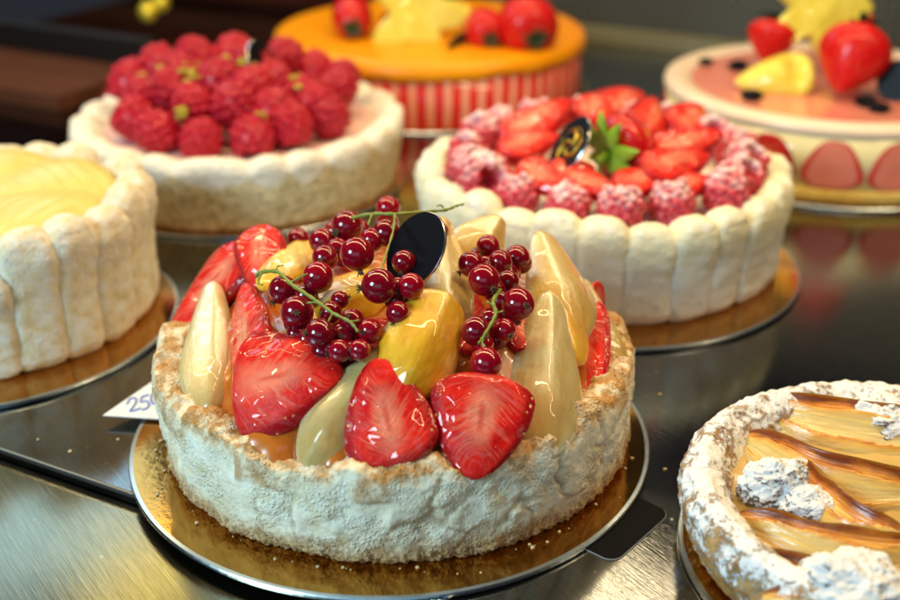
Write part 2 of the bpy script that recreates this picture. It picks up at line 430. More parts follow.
def calyx_mesh(rad, mat, n=9, seed=0, lift=.35):
    rnd = random.Random(seed); parts = []
    for i in range(n):
        a = TAU*i/n+rnd.uniform(-.15, .15); l = rad*rnd.uniform(.75, 1.1); w = l*.175
        v, f = [], []
        for j in range(7):
            t = j/6; ww = w*math.sin(PI*min(1, .12+t*.88))**.8
            h = -lift*l*math.sin(t*PI*.8)+rnd.uniform(-.02, .02)
            for s in (-1, 0, 1):
                x = l*t; y = s*ww
                v.append((x*math.cos(a)-y*math.sin(a), h+.06*abs(s)*l, x*math.sin(a)+y*math.cos(a)))
        for j in range(6):
            for s in range(2): f.append((j*3+s, j*3+s+1, j*3+s+4, j*3+s+3))
        vb = [(p[0], p[1]-.05*rad, p[2]) for p in v]; k = len(v)
        f += [tuple(k+q for q in reversed(g)) for g in f]
        parts.append((v+vb, f))
    sv, sf = tube([(0, 0, 0), (.05*rad, -.25*rad, 0), (.12*rad, -.5*rad, .05*rad)], [.12*rad, .1*rad, .08*rad])
    parts.append((sv, sf))
    V, Fc, _ = merge(parts); return make_mesh('calyx', V, Fc, mat)
def ico(r, sub=2):
    import bmesh
    bm = bmesh.new(); bmesh.ops.create_icosphere(bm, subdivisions=sub, radius=r)
    v = [tuple(x.co) for x in bm.verts]; f = [tuple(q.index for q in p.verts) for p in bm.faces]; bm.free(); return v, f
def raspberry_mesh(mat, seed):
    rnd = random.Random(seed); parts = []
    iv, jf = ico(1., 2)
    N = 66
    for i in range(N):
        ct = 1-(i+.5)/N*(1+math.cos(PI-2.45)); th = math.acos(max(-1, min(1, ct)))+rnd.uniform(-.05, .05)
        a = i*2.399963+rnd.uniform(-.09, .09)
        c = Vector((.86*math.sin(th)*math.cos(a), -1.05*math.cos(th), .86*math.sin(th)*math.sin(a)))*rnd.uniform(.95, 1.03)
        s = rnd.uniform(.185, .245)
        parts.append(([(c.x+x*s, c.y+y*s, c.z+z*s) for x, y, z in iv], jf))
    def fn(t, a):                                  # the body, folded in at the hollow end
        if t < .75:
            q = t/.75*2.5; r, y = .86*math.sin(q), -1.03*math.cos(q)
        else:
            q = (t-.75)/.25; r, y = .51*(1-q)**.7, .82-.9*q
        return (1.11*r*math.cos(a), y*1.08, 1.11*r*math.sin(a)), (0, 0, 0)
    v, f, st, am = blob(24, 20, fn); parts.append((v, f))
    V, Fc, _ = merge(parts); return make_mesh('raspberry', V, Fc, mat)
def rounded_disc(r, h, bev=.12, n=96, wav=None):
    prof = [(0.001, 0), (r-bev, 0)] + [(r-bev+bev*math.sin(a), bev-bev*math.cos(a)) for a in (PI/6, PI/3, PI/2)] + \
           [(r-bev+bev*math.cos(a), h-bev+bev*math.sin(a)) for a in (0.001, PI/6, PI/3, PI/2)] + [(0.001, h)]
    return lathe(prof, n, wav)

# ------------------------------------------------------------------ the setting: steel shelf, lower shelf, walls of the case
DV = Vector((.89, -.456, 0)).normalized(); NV = Vector((.456, .89, 0)).normalized()
E1 = Vector((-21.4, 46.3, 0)); E2 = Vector((-18.3, 37.4, 0))
ROTC = Matrix(((DV.x, NV.x, 0), (DV.y, NV.y, 0), (0, 0, 1)))      # local x runs along the case, y to its back
def slab(name, org, x0, x1, y0, y1, z0, z1, mat, bev=.25):
    """slab with a rolled front edge, in the frame of the case"""
    prof = [(y0, z0)]+[(y0+bev-bev*math.cos(a), z1-bev+bev*math.sin(a)) for a in [PI/2*i/6 for i in range(7)]]+[(y1, z1), (y1, z0)]
    v = [(x, y, z) for x in (x0, x1) for y, z in prof]; K = len(prof)
    f = [(k, k+K, (k+1) % K+K, (k+1) % K) for k in range(K)]+[tuple(range(K)), tuple(reversed(range(K, 2*K)))]
    o = link(name, make_mesh(name, v, f, mat, smooth=False), org, ROTC)
    return o
shelf = slab('shelf', E1, -70, 140, 0, 102, -.45, 0, m_steel('brushed_steel', (.27, .275, .27), .10), .22)
tag(shelf, 'brushed steel display shelf carrying the cakes', None, kind='structure')
low = slab('lower_shelf', E1, -70, 140, -8.1, 6, -1.6, -.52, m_steel('worn_steel', (.30, .29, .21), .15), .2)
v, f = tube([(-70, .12, -.10), (140, .12, -.10)], [.14, .14], 12)
link('edge_trim', make_mesh('edge_trim', v, f, MT['silver']), parent=shelf)
tag(low, 'worn steel lower shelf in front', None, kind='structure')
sill = slab('sill', E1, -70, 140, -40, -8.4, -3.0, -2.0, m_steel('sky_tinted_steel', (.62, .74, .85), .3), .2)  # the reflected sky is put into this blue base colour
tag(sill, 'steel sill at the front of the case with the sky reflection painted pale blue', None, kind='structure')

# back wall of perforated steel with its pale ledge, parallel to the shelf edge
WB = on_ground(610, 42, 0)
wall = empty('perforated_wall', WB, ROTC)
tag(wall, 'dim perforated steel back wall of the display case with a pale ledge', 'wall')
def box(x0, x1, y0, y1, z0, z1):
    v = [(x, y, z) for x in (x0, x1) for y in (y0, y1) for z in (z0, z1)]
    return v, [(0, 1, 3, 2), (4, 6, 7, 5), (0, 4, 5, 1), (2, 3, 7, 6), (0, 2, 6, 4), (1, 5, 7, 3)]
def pbox(name, mat, parent, *b):
    v, f = box(*b); return link(name, make_mesh(name, v, f, mat, smooth=False), parent=parent)
pbox('panel', m_perforated(), wall, -16, 120, 1.2, 2.2, 0, 34)
pbox('ledge', m_simple('pale_painted_ledge', (.19, .175, .10), .45), wall, -16, 120, -1.2, 1.1, 0.02, 1.5)
# dark wooden side and back boards, far left
wd = m_wood('dark_brown_wood', (.040, .008, .005), (.11, .026, .012))
wb = empty('wooden_partition', WB, ROTC)
tag(wb, 'dark brown wooden partition behind the raspberry tart', 'partition')
pbox('board', wd, wb, -120, -16.3, 2.5, 4.0, -1, 30)
pbox('rail', m_wood('red_brown_wood', (.07, .024, .012), (.12, .04, .018)), wb, -120, -16.3, .8, 2.4, 2.2, 4.4)
lb = empty('wooden_ledge', on_ground(20, 105, 0), ROTC)
tag(lb, 'low dark brown wooden ledge left of the raspberry tart', 'ledge')
pbox('top_board', m_wood('brown_ledge_wood', (.06, .020, .010), (.12, .042, .020)), lb, -30, 5, 0, 12, 0.02, 1.4)
pbox('gap_shade_strip', m_simple('gap_shade_black', (.006, .005, .005), .5), lb, -30, 5, 12.1, 14, .02, 4)  # near-black strip painted in as the shade of the gap behind the ledge
kp = on_ground(153, 8, 3)
kn = empty('brass_knob', kp)
tag(kn, 'small bright brass double knob on the dark wooden partition', 'knob')
brass = m_simple('bright_brass', (.95, .70, .06), .35, .6)
for dx, dz, r in ((-.5, -.3, 1.15), (1.1, .7, 1.0)):
    v, f = ico(r, 3); link('ball', make_mesh('ball', xf(v, Matrix.Identity(3), (dx, -.4, dz)), f, brass), parent=kn)
v, f = tube([(.2, 6., 0), (.2, 0, 0)], [.35, .35]); link('stem', make_mesh('stem', v, f, brass), parent=kn)

# ------------------------------------------------------------------ cake boards
def cake_board(c, r, label, h=.26, mat=None, n=160):
    prof = [(.001, 0), (r-.3, 0), (r-.05, .03), (r, .08), (r, h-.07), (r-.05, h-.01), (r-.22, h), (.001, h)]
    v, f = lathe(prof, n)
    K = len(prof); mi = []
    for j in range(n): mi += [2, 2, 1, 1, 1, 1, 0]
    o = link('cake_board', make_mesh('cake_board', v, f, [mat or MT['board'], MT['boardedge'], MT['boardunder']], mi, smooth=False), (c[0], c[1], .01))
    return tag(o, label, 'cake board', 'round gold cake boards')
MC = Vector((-2.55, 48.4, 0)); WC = Vector((9.8, 70.2, 0)); RC = Vector((-16., 85., 0)); LC = Vector((-27.5, 61.6, 0)); OC = Vector((-1.9, 111.5, 0)); FC = Vector((31., 91.5, 0)); AC = Vector((18.4, 38.6, 0))
cake_board((-2.84, 47.7), 12.4, 'round gold cake board under the mixed fruit tart, overhanging the shelf edge')
cake_board((9.75, 68.6), 12.6, 'round gold cake board under the white finger biscuit cake')
cake_board((RC.x, RC.y-.3), 12.4, 'round gold cake board under the raspberry tart')
cake_board((LC.x+.6, LC.y-1.6), 10.9, 'round gold cake board under the pear cake at the left edge')
cake_board((OC.x, OC.y), 15.6, 'round gold cake board under the orange topped cake')
cake_board((FC.x, FC.y), 14.0, 'round gold cake board under the pink topped strawberry cream cake')
cake_board((AC.x+.2, AC.y-.4), 9.1, 'round gold cake board under the sugared apple tart')
BT = .27                                                         # top of the boards

# ------------------------------------------------------------------ main tart
def main_tart():
    root = empty('fruit_tart', MC+Vector((0, 0, BT)))
    tag(root, 'mixed fruit tart with a pale baked crust heaped with strawberries, pears and currants', 'tart')
    prof = resample([(9.2, 3.0), (9.6, 4.1), (10.1, 4.55), (10.7, 4.60), (11.12, 4.35), (11.3, 3.9), (11.28, 2.6), (11.18, 1.2), (11.12, .35), (10.9, 0.02), (10.4, .02)], .085)
    n = 720; K = len(prof); v, f = [], []; st = []
    for j in range(n):
        th = TAU*j/n; c, s = math.cos(th), math.sin(th)
        lump = nz(c*2.6, s*2.6, 5.)*.50+nz(c*7, s*7, 1.)*.34+.35*(abs(nz(c*5.5, s*5.5, 8.))-.2)
        wid = nz(c*4.2, s*4.2, 9.)*.9-.35
        for k, (r, z) in enumerate(prof):
            x, y = r*c, r*s
            up = sstep(2.8, 4.5, z)
            inn = sstep(10.4, 9.7, r)*(1 if k < K*.35 else 0)
            r2 = r+(1-up)*.16*fbm(x*.35, y*.35, z*.35, 3)
            tear = nz(x*.55+7, y*.55, z*.75); r2 += -.07*sstep(.02, .12, tear)*(1-up)+.06*fbm(x*1.5, y*1.5, z*1.5, 3)+.035*nz(x*4.2, y*4.2, z*4.2)+.03*nz(x*9, y*9, z*9)
            z2 = z+up*(lump-.10*sstep(-.02, .06, nz(c*9, s*9, r*.8))+.20*fbm(x*1.1, y*1.1, 3.3, 4)+.10*abs(nz(x*2.2, y*2.2, 4.))+.05*nz(x*5, y*5, 0))
            if r < 10.9 and z > 3: r2 += wid*up*.6*sstep(11, 10, r)
            flap = sstep(.02, .16, nz(c*3.3, s*3.3, 20.+.1*nz(c*11, s*11, 0)))*sstep(3.1+.5*nz(c*6, s*6, 3.), 3.5+.5*nz(c*6, s*6, 3.), z)*(1 if k > K*.25 else 0)
            crk = max(0., 1-abs(nz(c*4.5+.15*nz(z*2, c*5, 1.), s*4.5, z*.25+3.))*16)*(1-up*.5)*(1 if k > K*.3 else 0)
            r2 += .13*flap-.05*up-.13*crk*sstep(.5, 2., z); z2 -= .10*crk*up
            z2 += up*.16*abs(nz(c*16, s*16, r*.7))*(1 if k > K*.1 else 0)
            low_ = sstep(1.0, .1, z)*(1 if k > K*.4 else 0)
            r2 += low_*(.16*nz(x*2.4, y*2.4, 7.)+.24*abs(nz(x*4.6, y*4.6, 2.+z))+.14*nz(x*8, y*8, z*8))
            v.append((r2*c, r2*s, max(0.01, z2)))
            st.append((max(sstep(3.75, 4.35, z), .75*flap), max(0., crk), inn))
    for j in range(n):
        a, b = j*K, ((j+1) % n)*K
        for k in range(K-1): f.append((a+k, a+k+1, b+k+1, b+k))
    link('crust', make_mesh('crust', v, f, MT['crust'], None, st), parent=root)
    # glazed custard heaped under the fruit
    def fl(th, k, r, z):
        x, y = r*math.cos(th), r*math.sin(th); return r, dome(x, y, -.62)-BT+.22*nz(x*.7, y*.7, 2.)
    v, f = lathe([(.001, 0)]+[(10.4*i/24, 0) for i in range(1, 25)], 120, fl)
    m = Mat('amber_glaze'); q = m.noise(.5, 4)
    m.set(col=m.mix(q, (.34, .035, .005), (.70, .24, .02)), rough=.25, sss=.3, sssr=(1., .5, .1), ssss=.5*U); m.glaze(1., .7, .5)
    link('filling', make_mesh('filling', v, f, m.m), parent=root)
def dome(x, y, lift=0.):
    r = math.hypot(x, y)
    return 4.1+(4.6+lift)*(1-min(1.6, r/(10.6+lift*.4))**2.6)
def tart_pt(px, py, lift=0.):
    return on_surface(px, py, lambda x, y: -1000 if y-MC.y > 3 and math.hypot(x-MC.x, y-MC.y) > 9.3 else dome(x-MC.x, y-MC.y, lift))
def tart_normal(p):
    e = .2; x, y = p.x-MC.x, p.y-MC.y
    n = Vector((-(dome(x+e, y)-dome(x-e, y))/(2*e), -(dome(x, y+e)-dome(x, y-e))/(2*e), 1)); return n.normalized()
main_tart()
def glaze_pool(px, py, rad, sx, seed):
    p = tart_pt(px, py, .05); n = tart_normal(p)
    def fn(t, a):
        q = PI*t; k = 1+.35*nz(math.cos(a)*1.3+seed, math.sin(a)*1.3, 0)
        return (rad*sx*k*math.sin(q)*math.cos(a), rad*k*math.sin(q)*math.sin(a), -.32*rad*math.cos(q)), (0, 0, 0)
    v, f, st, _ = blob(24, 40, fn)
    root = bpy.data.objects['fruit_tart']
    link('glaze_pool', make_mesh('glaze_pool', v, f, bpy.data.materials['amber_glaze']), p-root.location/U, frame((1, .2, 0), n), root)
glaze_pool(282, 438, 1.25, 1.15, 1.); glaze_pool(345, 455, .8, 1.2, 5.); glaze_pool(598, 398, .8, 1., 9.)
def lay(px0, px1, wpx, lift, face=.5, tilt=(0, 0, 0)):
    A = tart_pt(*px0, lift); B = tart_pt(*px1, lift)
    mid = (A+B)/2; n = tart_normal(mid); tc = (CAM-mid).normalized()
    zh = (n*(1-face)+tc*face+Vector(tilt))
    W = wpx*.5*depth(mid)/F
    return A, (B-A).length, W, frame(B-A, zh)

for i, (b, t, w, lift, face, tilt, kw, lab) in enumerate([
    ((250, 243), (166, 340), 62, -.2, .6, (-.3, 0, 0), dict(k=.66), 'long cut strawberry half at the tart rim, leaning on the pale pear wedge'),
    ((262, 224), (256, 290), 54, -.2, .55, (0, 0, .2), dict(k=.8), 'small glossy strawberry half behind the others, beside the little yellow mandarin'),
    ((254, 378), (244, 282), 58, .35, .7, (-.5, 0, 0), dict(k=.75, flat=.35), 'upright strawberry half tucked between the big cut one and the pear wedge'),
    ((234, 392), (344, 372), 128, 1.0, .62, (.1, 0, .35), dict(k=.46, flat=.3), 'large strawberry half with pale veins, its tip pointing right below the currants'),
    ((397, 468), (376, 358), 94, 1.6, .7, (-.15, 0, .45), dict(k=.58, e=.6), 'strawberry half standing on its wide end in the middle of the front rim'),
    ((484, 372), (472, 480), 108, 2.2, .6, (.05, 0, .9), dict(k=.60, e=.62), 'shiny heart shaped strawberry half tipping down over the front of the crust'),
    ((577, 296), (594, 404), 60, .55, .6, (-.45, 0, 0), dict(k=.7), 'narrow strawberry slice standing at the right rim between two pears'),
    ((468, 352), (462, 280), 56, -.3, .6, (.1, 0, .2), dict(k=.7), 'strawberry half mostly hidden behind the currant sprig that stands by the tall pears'),
    ((352, 352), (398, 322), 56, -.1, .5, (0, 0, .3), dict(k=.7), 'strawberry half buried under the hanging currants beside the big mandarin'),
    ((330, 262), (352, 300), 50, -.5, .5, (0, 0, .3), dict(k=.7), 'strawberry half hidden deep in the hollow between the currants'),
    ((520, 350), (530, 290), 46, -.2, .5, (0, 0, .3), dict(k=.7), 'strawberry half showing only a sliver behind the tallest pale pear'),
    ((595, 282), (602, 320), 26, -.5, .5, (0, 0, 0), dict(k=.8), 'little strawberry piece peeping out behind the pears at the right rim'),
]):
    A, L, W, Mx = lay(b, t, w, lift, face, tilt)
    o = link('strawberry_half', strawberry_half_mesh(L, W, seed=i, **kw), A, Mx)
    tag(o, lab, 'strawberry', 'strawberry pieces on the fruit tart')
for i, (b, t, w, lift, face, tilt, mat, kw, lab) in enumerate([
    ((207, 414), (213, 280), 54, .55, .6, (.2, 0, 0), 'pear', dict(k=.62), 'pale pear wedge standing at the left rim in front of the long strawberry half'),
    ((303, 472), (408, 335), 58, .95, .6, (0, 0, .2), 'pear', dict(k=.62, bend=-.04), 'pale pear wedge lying aslant, half under the front strawberry'),
    ((452, 335), (444, 216), 50, .3, .7, (.2, 0, 0), 'pear2', dict(k=.7), 'upright pear wedge right beside the black disc'),
    ((462, 262), (500, 216), 52, -.4, .6, (0, 0, .3), 'pear2', dict(k=.8), 'golden pear piece at the back, pointing up behind the right currant sprig'),
    ((575, 345), (540, 230), 66, .1, .7, (.1, 0, 0), 'pear2', dict(k=.72), 'pointed golden pear wedge rising at the back right'),
    ((537, 464), (550, 290), 78, 1.05, .7, (.0, 0, 0), 'pear', dict(k=.60), 'biggest pear wedge, tall and pale, beside the heart shaped strawberry'),
    ((622, 388), (583, 278), 46, -.1, .6, (.4, 0, 0), 'pear2', dict(k=.62), 'outermost pear wedge on the right rim of the tart'),
]):
    A, L, W, Mx = lay(b, t, w, lift, face, tilt)
    o = link('pear_wedge', wedge_mesh('pear_wedge', MT[mat], L, W*1.08, seed=i, **kw), A, Mx)
    tag(o, lab, 'pear', 'pear wedges on the fruit tart')
for i, (b, t, w, lift, face, tilt, mat, kw, lab) in enumerate([
    ((262, 290), (312, 243), 46, .4, .5, (0, 0, .2), 'lime', dict(k=.95), 'small yellow mandarin segment among the leftmost currants'),
    ((318, 318), (384, 278), 60, -.1, .5, (0, 0, .3), 'lime', dict(k=.95), 'yellow mandarin segment in the hollow between the two currant sprigs'),
    ((396, 402), (444, 296), 80, .85, .65, (.2, 0, .1), 'lime', dict(k=.9, D=.85), 'big plump mandarin segment in the centre above the front strawberries'),
    ((578, 366), (545, 280), 56, .45, .6, (.3, 0, 0), 'mand', dict(k=.9), 'thin orange mandarin segment squeezed behind the biggest pear wedge'),
    ((420, 262), (462, 300), 46, -.6, .5, (0, 0, .3), 'mand', dict(k=.9), 'orange mandarin segment mostly hidden under the black disc'),
]):
    A, L, W, Mx = lay(b, t, w, lift, face, tilt)
    o = link('mandarin_segment', wedge_mesh('mandarin_segment', MT[mat], L, W*1.05, tipw=.6, ridge=.5, seed=20+i, **kw), A, Mx)
    tag(o, lab, 'mandarin', 'mandarin segments on the fruit tart')

# currants: a sprig is stem + berries, each berry with its dry calyx
bv, bf, bst, _ = blob(20, 28, lambda t, a: ((math.sin(PI*t)*math.cos(a), math.sin(PI*t)*math.sin(a), -math.cos(PI*t)), (0, 0, 0)))
CUR = make_mesh('currant', bv, bf, MT['currant'])
def mini_calyx():
    parts = [tube([(0, 0, -1.0), (0, 0, -1.16)], [.17, .10], 7)]
    rnd = random.Random(3)
    for i in range(6):
        a = TAU*i/6; l = rnd.uniform(.18, .3)
        parts.append(tube([(.08*math.cos(a), .08*math.sin(a), -1.08), (l*math.cos(a), l*math.sin(a), -1.24-.1*rnd.random())], [.07, .02], 4))
    V, Fc, _ = merge(parts); return make_mesh('calyx', V, Fc, MT['calyx'])
CAL = mini_calyx()
rndc = random.Random(11)
def sprig(label, berries, stems, lift):
    pts = []; berries = list(berries); base = list(berries)
    for i in range(len(base)):
        for j in range(i):
            dd = math.hypot(base[i][0]-base[j][0], base[i][1]-base[j][1])
            if 20 < dd < 34 and rndc.random() < .55:
                berries.append(((base[i][0]+base[j][0])/2+rndc.uniform(-3, 3), (base[i][1]+base[j][1])/2+rndc.uniform(-3, 3), rndc.uniform(10, 12.5), min(base[i][3], base[j][3])-.75))
    for (px, py, r, dl) in berries:
        p = tart_pt(px, py, lift+dl); rr = 1.03*r*depth(p)/F; pts.append((p, rr))
    c = sum((p for p, _ in pts), Vector())/len(pts)
    root = empty('currant_sprig', c)
    tag(root, label, 'currants', 'red currant sprigs on the fruit tart')
    for p, rr in pts:
        tc = (CAM-p).normalized()
        # the calyx end points outward, often towards the viewer's side
        d = (tc*rndc.uniform(-.3, .9)+Vector((rndc.uniform(-1, 1), rndc.uniform(-1, .3), rndc.uniform(-.8, .5)))).normalized()
        M3 = frame(Vector((rndc.random()-.5, rndc.random()-.5, .3)), -d)@Matrix.Scale(rr, 3)
        o = link('currant', CUR, p-c, M3, root)
        link('calyx', CAL, (0, 0, 0), None, o)
    parts = []
    for path, rad in stems:
        q = []
        for (px, py, dl) in path:
            q.append(tart_pt(px, py, lift+dl)-c)
        q = smooth_path(q, 6); n = len(q)
        rad *= .68; parts.append(tube(q, [rad*(1-.45*i/n)+.02*math.sin(i*1.9) for i in range(n)], 7))
    V, Fc, _ = merge(parts); link('stem', make_mesh('stem', V, Fc, MT['stem']), parent=root)
sprig('red currant sprig at the top of the heap around the black disc',
      [(347, 226, 15.5, .3), (388, 208, 12, .1), (386, 233, 14, .5), (322, 241, 13, -.1), (298, 239, 11, -.2), (357, 254, 17, .9), (372, 240, 12, .3), (379, 286, 17.5, 1.1),
       (411, 286, 13, 1.0), (398, 313, 12, .6), (325, 258, 13, -.3), (338, 250, 12, -.4), (395, 300, 11, .0), (404, 262, 12, .1), (440, 232, 9, -.2)],
      [([(352, 218, .9), (372, 214, 1.2), (395, 214, 1.3), (420, 212, 1.2), (445, 210, 1.2), (456, 206, 1.3), (464, 204, 1.5)], .14),
       ([(445, 210, 1.2), (441, 205, 1.4), (437, 206, 1.5)], .07), ([(372, 214, 1.2), (368, 225, 1.1)], .09), ([(395, 214, 1.3), (393, 232, 1.5), (386, 254, 1.6), (381, 272, 1.5)], .10)], 1.0)
sprig('red currant sprig hanging down over the cut strawberries',
      [(318, 277, 15.5, .7), (283, 290, 14.5, .4), (297, 312, 16.5, 1.0), (320, 334, 15.5, 1.1), (331, 312, 11, .4), (352, 321, 12.5, .7), (370, 331, 12.5, .7), (340, 351, 11.5, .9),
       (360, 350, 11, .9), (308, 340, 12, .1), (322, 352, 11, .4), (345, 336, 12, .2), (306, 296, 12, .0), (330, 346, 9, .6), (296, 334, 10, .2), (340, 300, 9, .2)],
      [([(256, 276, 1.3), (262, 272, 1.4), (278, 272, 1.5), (290, 283, 1.6), (303, 292, 1.7), (318, 302, 1.7), (333, 313, 1.7), (350, 322, 1.7), (358, 332, 1.6)], .15),
       ([(290, 283, 1.6), (302, 276, 1.7), (308, 274, 1.6)], .08), ([(278, 272, 1.5), (277, 267, 1.6), (284, 265, 1.7)], .06), ([(262, 272, 1.4), (258, 282, 1.4), (263, 285, 1.3)], .08), ([(318, 302, 1.7), (306, 303, 1.7)], .08), ([(333, 313, 1.7), (328, 322, 1.7)], .08), ([(350, 322, 1.7), (360, 320, 1.5)], .08)], .7)
sprig('red currant sprig standing between the black disc and the tall pears',
      [(488, 247, 12, .4), (471, 264, 13, .4), (500, 262, 12, .5), (517, 258, 13, .4), (484, 280, 16, 1.0), (508, 281, 11, .7), (521, 263, 11, .2), (518, 304, 16.5, 1.0), (476, 331, 15, .6),
       (504, 330, 12, .7), (486, 363, 16, 1.1), (500, 301, 11, .1), (490, 318, 10, .2), (494, 290, 12, .3), (483, 344, 11, .2)],
      [([(500, 290, .9), (493, 302, 1.4), (496, 313, 1.5), (490, 326, 1.4), (482, 340, 1.3), (486, 350, 1.4)], .15), ([(496, 313, 1.5), (504, 311, 1.5)], .09), ([(494, 306, 1.5), (486, 301, 1.5)], .09), ([(482, 338, 1.3), (478, 344, 1.3)], .08)], .8)

def chocolate_disc(loc, nrm, rad, label, logo=False, up=(0, 0, 1)):
    n = 64
    v, f = lathe([(.001, -.07), (rad-.02, -.07), (rad, -.05), (rad, .05), (rad-.02, .07), (.001, .07)], n)
    mi = []
    for j in range(n): mi += [0, 1, 1, 1, 0]
    # local disc lies in xy; turn so that its normal is nrm
    Mx = frame(Vector(up)-Vector(nrm)*Vector(up).dot(Vector(nrm)), nrm)
    root = link('chocolate_disc', make_mesh('chocolate_disc', v, f, [MT['black'], MT['silver']], mi, smooth=False), loc, Mx)
    tag(root, label, 'chocolate disc')
    if logo:
        parts = []
        for k in range(3):
            a0 = TAU*k/3
            parts.append(tube([(rad*(.12+.14*q)*math.cos(a0+q*.7), rad*(.12+.14*q)*math.sin(a0+q*.7), .06) for q in range(5)], [.06, .10, .12, .09, .03], 6))
        parts.append(tube([(rad*.62*math.cos(q*TAU/24), rad*.62*math.sin(q*TAU/24), .055) for q in range(25)], .03, 5))
        V, Fc, _ = merge(parts); link('emblem', make_mesh('emblem', V, Fc, MT['goldfoil']), parent=root)
    return root
p = tart_pt(416, 250, 1.5)
tc = (CAM-p).normalized()
CU = Vector((0, SP, CP))
dn = (tc*.66-Vector((.68, 0, 0))+CU*.34).normalized()
chocolate_disc(p, dn, 1.80, 'plain black chocolate disc with a silver edge standing in the currants of the fruit tart', up=(.70, 0, 1))

# price card resting on the board against the crust; black tab under the board
card = empty('price_card', (0, 0, 0))
tag(card, 'white price card with blue handwriting poking out left of the fruit tart', 'price card')
c0 = on_ground(103, 416, .45); c1 = on_ground(176, 366, .9); c2 = on_ground(178, 421, .42)
c3 = c1+(c2-c0)*.4
nn = (c2-c0).cross(c1-c0).normalized()*.05
v = [tuple(q) for q in (c0, c2, c3, c1)]+[tuple(q+nn) for q in (c0, c2, c3, c1)]
link('card', make_mesh('card', v, [(0, 3, 2, 1), (4, 5, 6, 7), (0, 1, 5, 4), (1, 2, 6, 5), (2, 3, 7, 6), (3, 0, 4, 7)], m_simple('white_card', (.80, .80, .80), .6), smooth=False), parent=card)
def on_card(px, py):
    d = ray(px, py); n = nn.normalized(); t = (c0+nn*1.5-CAM).dot(n)/d.dot(n); return CAM+d*t
strokes = [[(132, 403), (135, 398), (140, 397), (141, 401), (138, 406), (135, 410), (141, 409), (146, 407)],
           [(154, 394), (147, 396), (146, 401), (151, 400), (154, 403), (152, 407), (147, 409)],
           [(163, 391), (158, 392), (156, 398), (159, 403), (164, 400)]]
V, Fc, _ = merge([tube(smooth_path([on_card(q[0]-5, q[1]+1) for q in s], 4), .055, 5) for s in strokes])
link('writing', make_mesh('writing', V, Fc, m_simple('blue_ink', (.20, .26, .60), .6)), parent=card)

t0, t1 = on_ground(592, 548, .0), on_ground(648, 500, .0)
ax = (t1-t0).normalized(); ay = Vector((ax.y, -ax.x, 0)); tl = (t1-t0).length
def round_rect(L, W, r, n=8):
    out = []
    for cx, cy, a0 in ((L-r, W-r, 0), (r, W-r, 90), (r, r, 180), (L-r, r, 270)):
        for i in range(n+1):
            a = R(a0+90*i/n); out.append((cx+r*math.cos(a), cy+r*math.sin(a)))
    return out
def plate(out, z0, z1):
    n = len(out); v = [(x, y, z0) for x, y in out]+[(x, y, z1) for x, y in out]
    return v, [tuple(reversed(range(n))), tuple(range(n, 2*n))]+[(i, (i+1) % n, n+(i+1) % n, n+i) for i in range(n)]
tb = empty('board_tab', t0+Vector((0, 0, .006)), Matrix(((ax.x, -ay.x, 0), (ax.y, -ay.y, 0), (0, 0, 1))))
tag(tb, 'black rounded tab with a pale rim lying at the right edge of the gold board', 'tab')
v, f = plate([(x-.3, y-1.3) for x, y in round_rect(tl+.1, 2.3, .6)], 0, .04); link('rim', make_mesh('rim', v, f, m_simple('grey_rim', (.28, .28, .27), .5), smooth=False), parent=tb)
v, f = plate([(x-.27, y-1.27) for x, y in round_rect(tl+.04, 2.24, .58)], .04, .07); link('face', make_mesh('face', v, f, MT['blackcard'], smooth=False), parent=tb)

# ------------------------------------------------------------------ finger-biscuit cakes
def finger_mesh(w, h, d, mat, seed, rough_=1.):
    """upright finger biscuit: flat-sided body, round bulging head, small rounding at the foot"""
    rt, rb_ = w*.46, w*.20
    sg = lambda x, e: math.copysign(abs(x)**e, x)
    def fn(t, a):
        if t < .2:
            q = PI/2*t/.2; z = rb_*(1-math.cos(q)); rr = .72+.28*math.sin(q) if t > 0 else 0
        elif t < .55:
            z = rb_+(h-rt-rb_)*(t-.2)/.35; rr = 1
        else:
            q = PI/2*(t-.55)/.45; z = h-rt+rt*math.sin(q); rr = max(0, math.cos(q))**.8
        x = w*.5*rr*sg(math.cos(a), .6); y = -d*.5*rr*sg(math.sin(a), .8)
        g = sstep(h-2.3*rt, h-rt*.9, z)*(.30 if math.sin(a) > 0 else .1)
        y -= g*d*rr**.5*.5
        n = .16*nz(x*.8+seed*5, z*.5, y)+.10*nz(x*2.2, z*2.2, seed)+.05*nz(x*5, z*5, seed)+.03*nz(x*11, z*11, seed)
        return (x*(1+.06*nz(z*.5, seed*2., 0)), y-n*rough_, z+.10*nz(x*1.1, seed, y)*rough_*g*3), (0, t, 0)
    v, f, st, am = blob(48, 32, fn); return make_mesh('finger_biscuit', v, f, mat, None, st)
def finger_ring(root, N, rad, h, w, d, mats, seed, flare=.05, htj=.15):
    rnd = random.Random(seed)
    vs = [finger_mesh(w*rnd.uniform(.88, 1.06), h*(1+rnd.uniform(-.04, .04)), d, mats[i % len(mats)], seed+i) for i in range(7)]
    for i in range(N):
        a = TAU*(i+.5)/N-PI/2+rnd.uniform(-.015, .015)
        out = Vector((math.cos(a), math.sin(a), 0))
        x = Vector((-out.y, out.x, 0)); z = (Vector((0, 0, 1))+out*flare).normalized(); y = z.cross(x)
        Mx = Matrix((x, y, z)).transposed()
        k = 1+rnd.uniform(-htj, htj)*.4
        link('finger_biscuit', vs[rnd.randrange(7)], out*(rad+rnd.uniform(-.08, .08))+Vector((0, 0, .02)), Mx@Matrix.Diagonal((1, 1, k)), root)
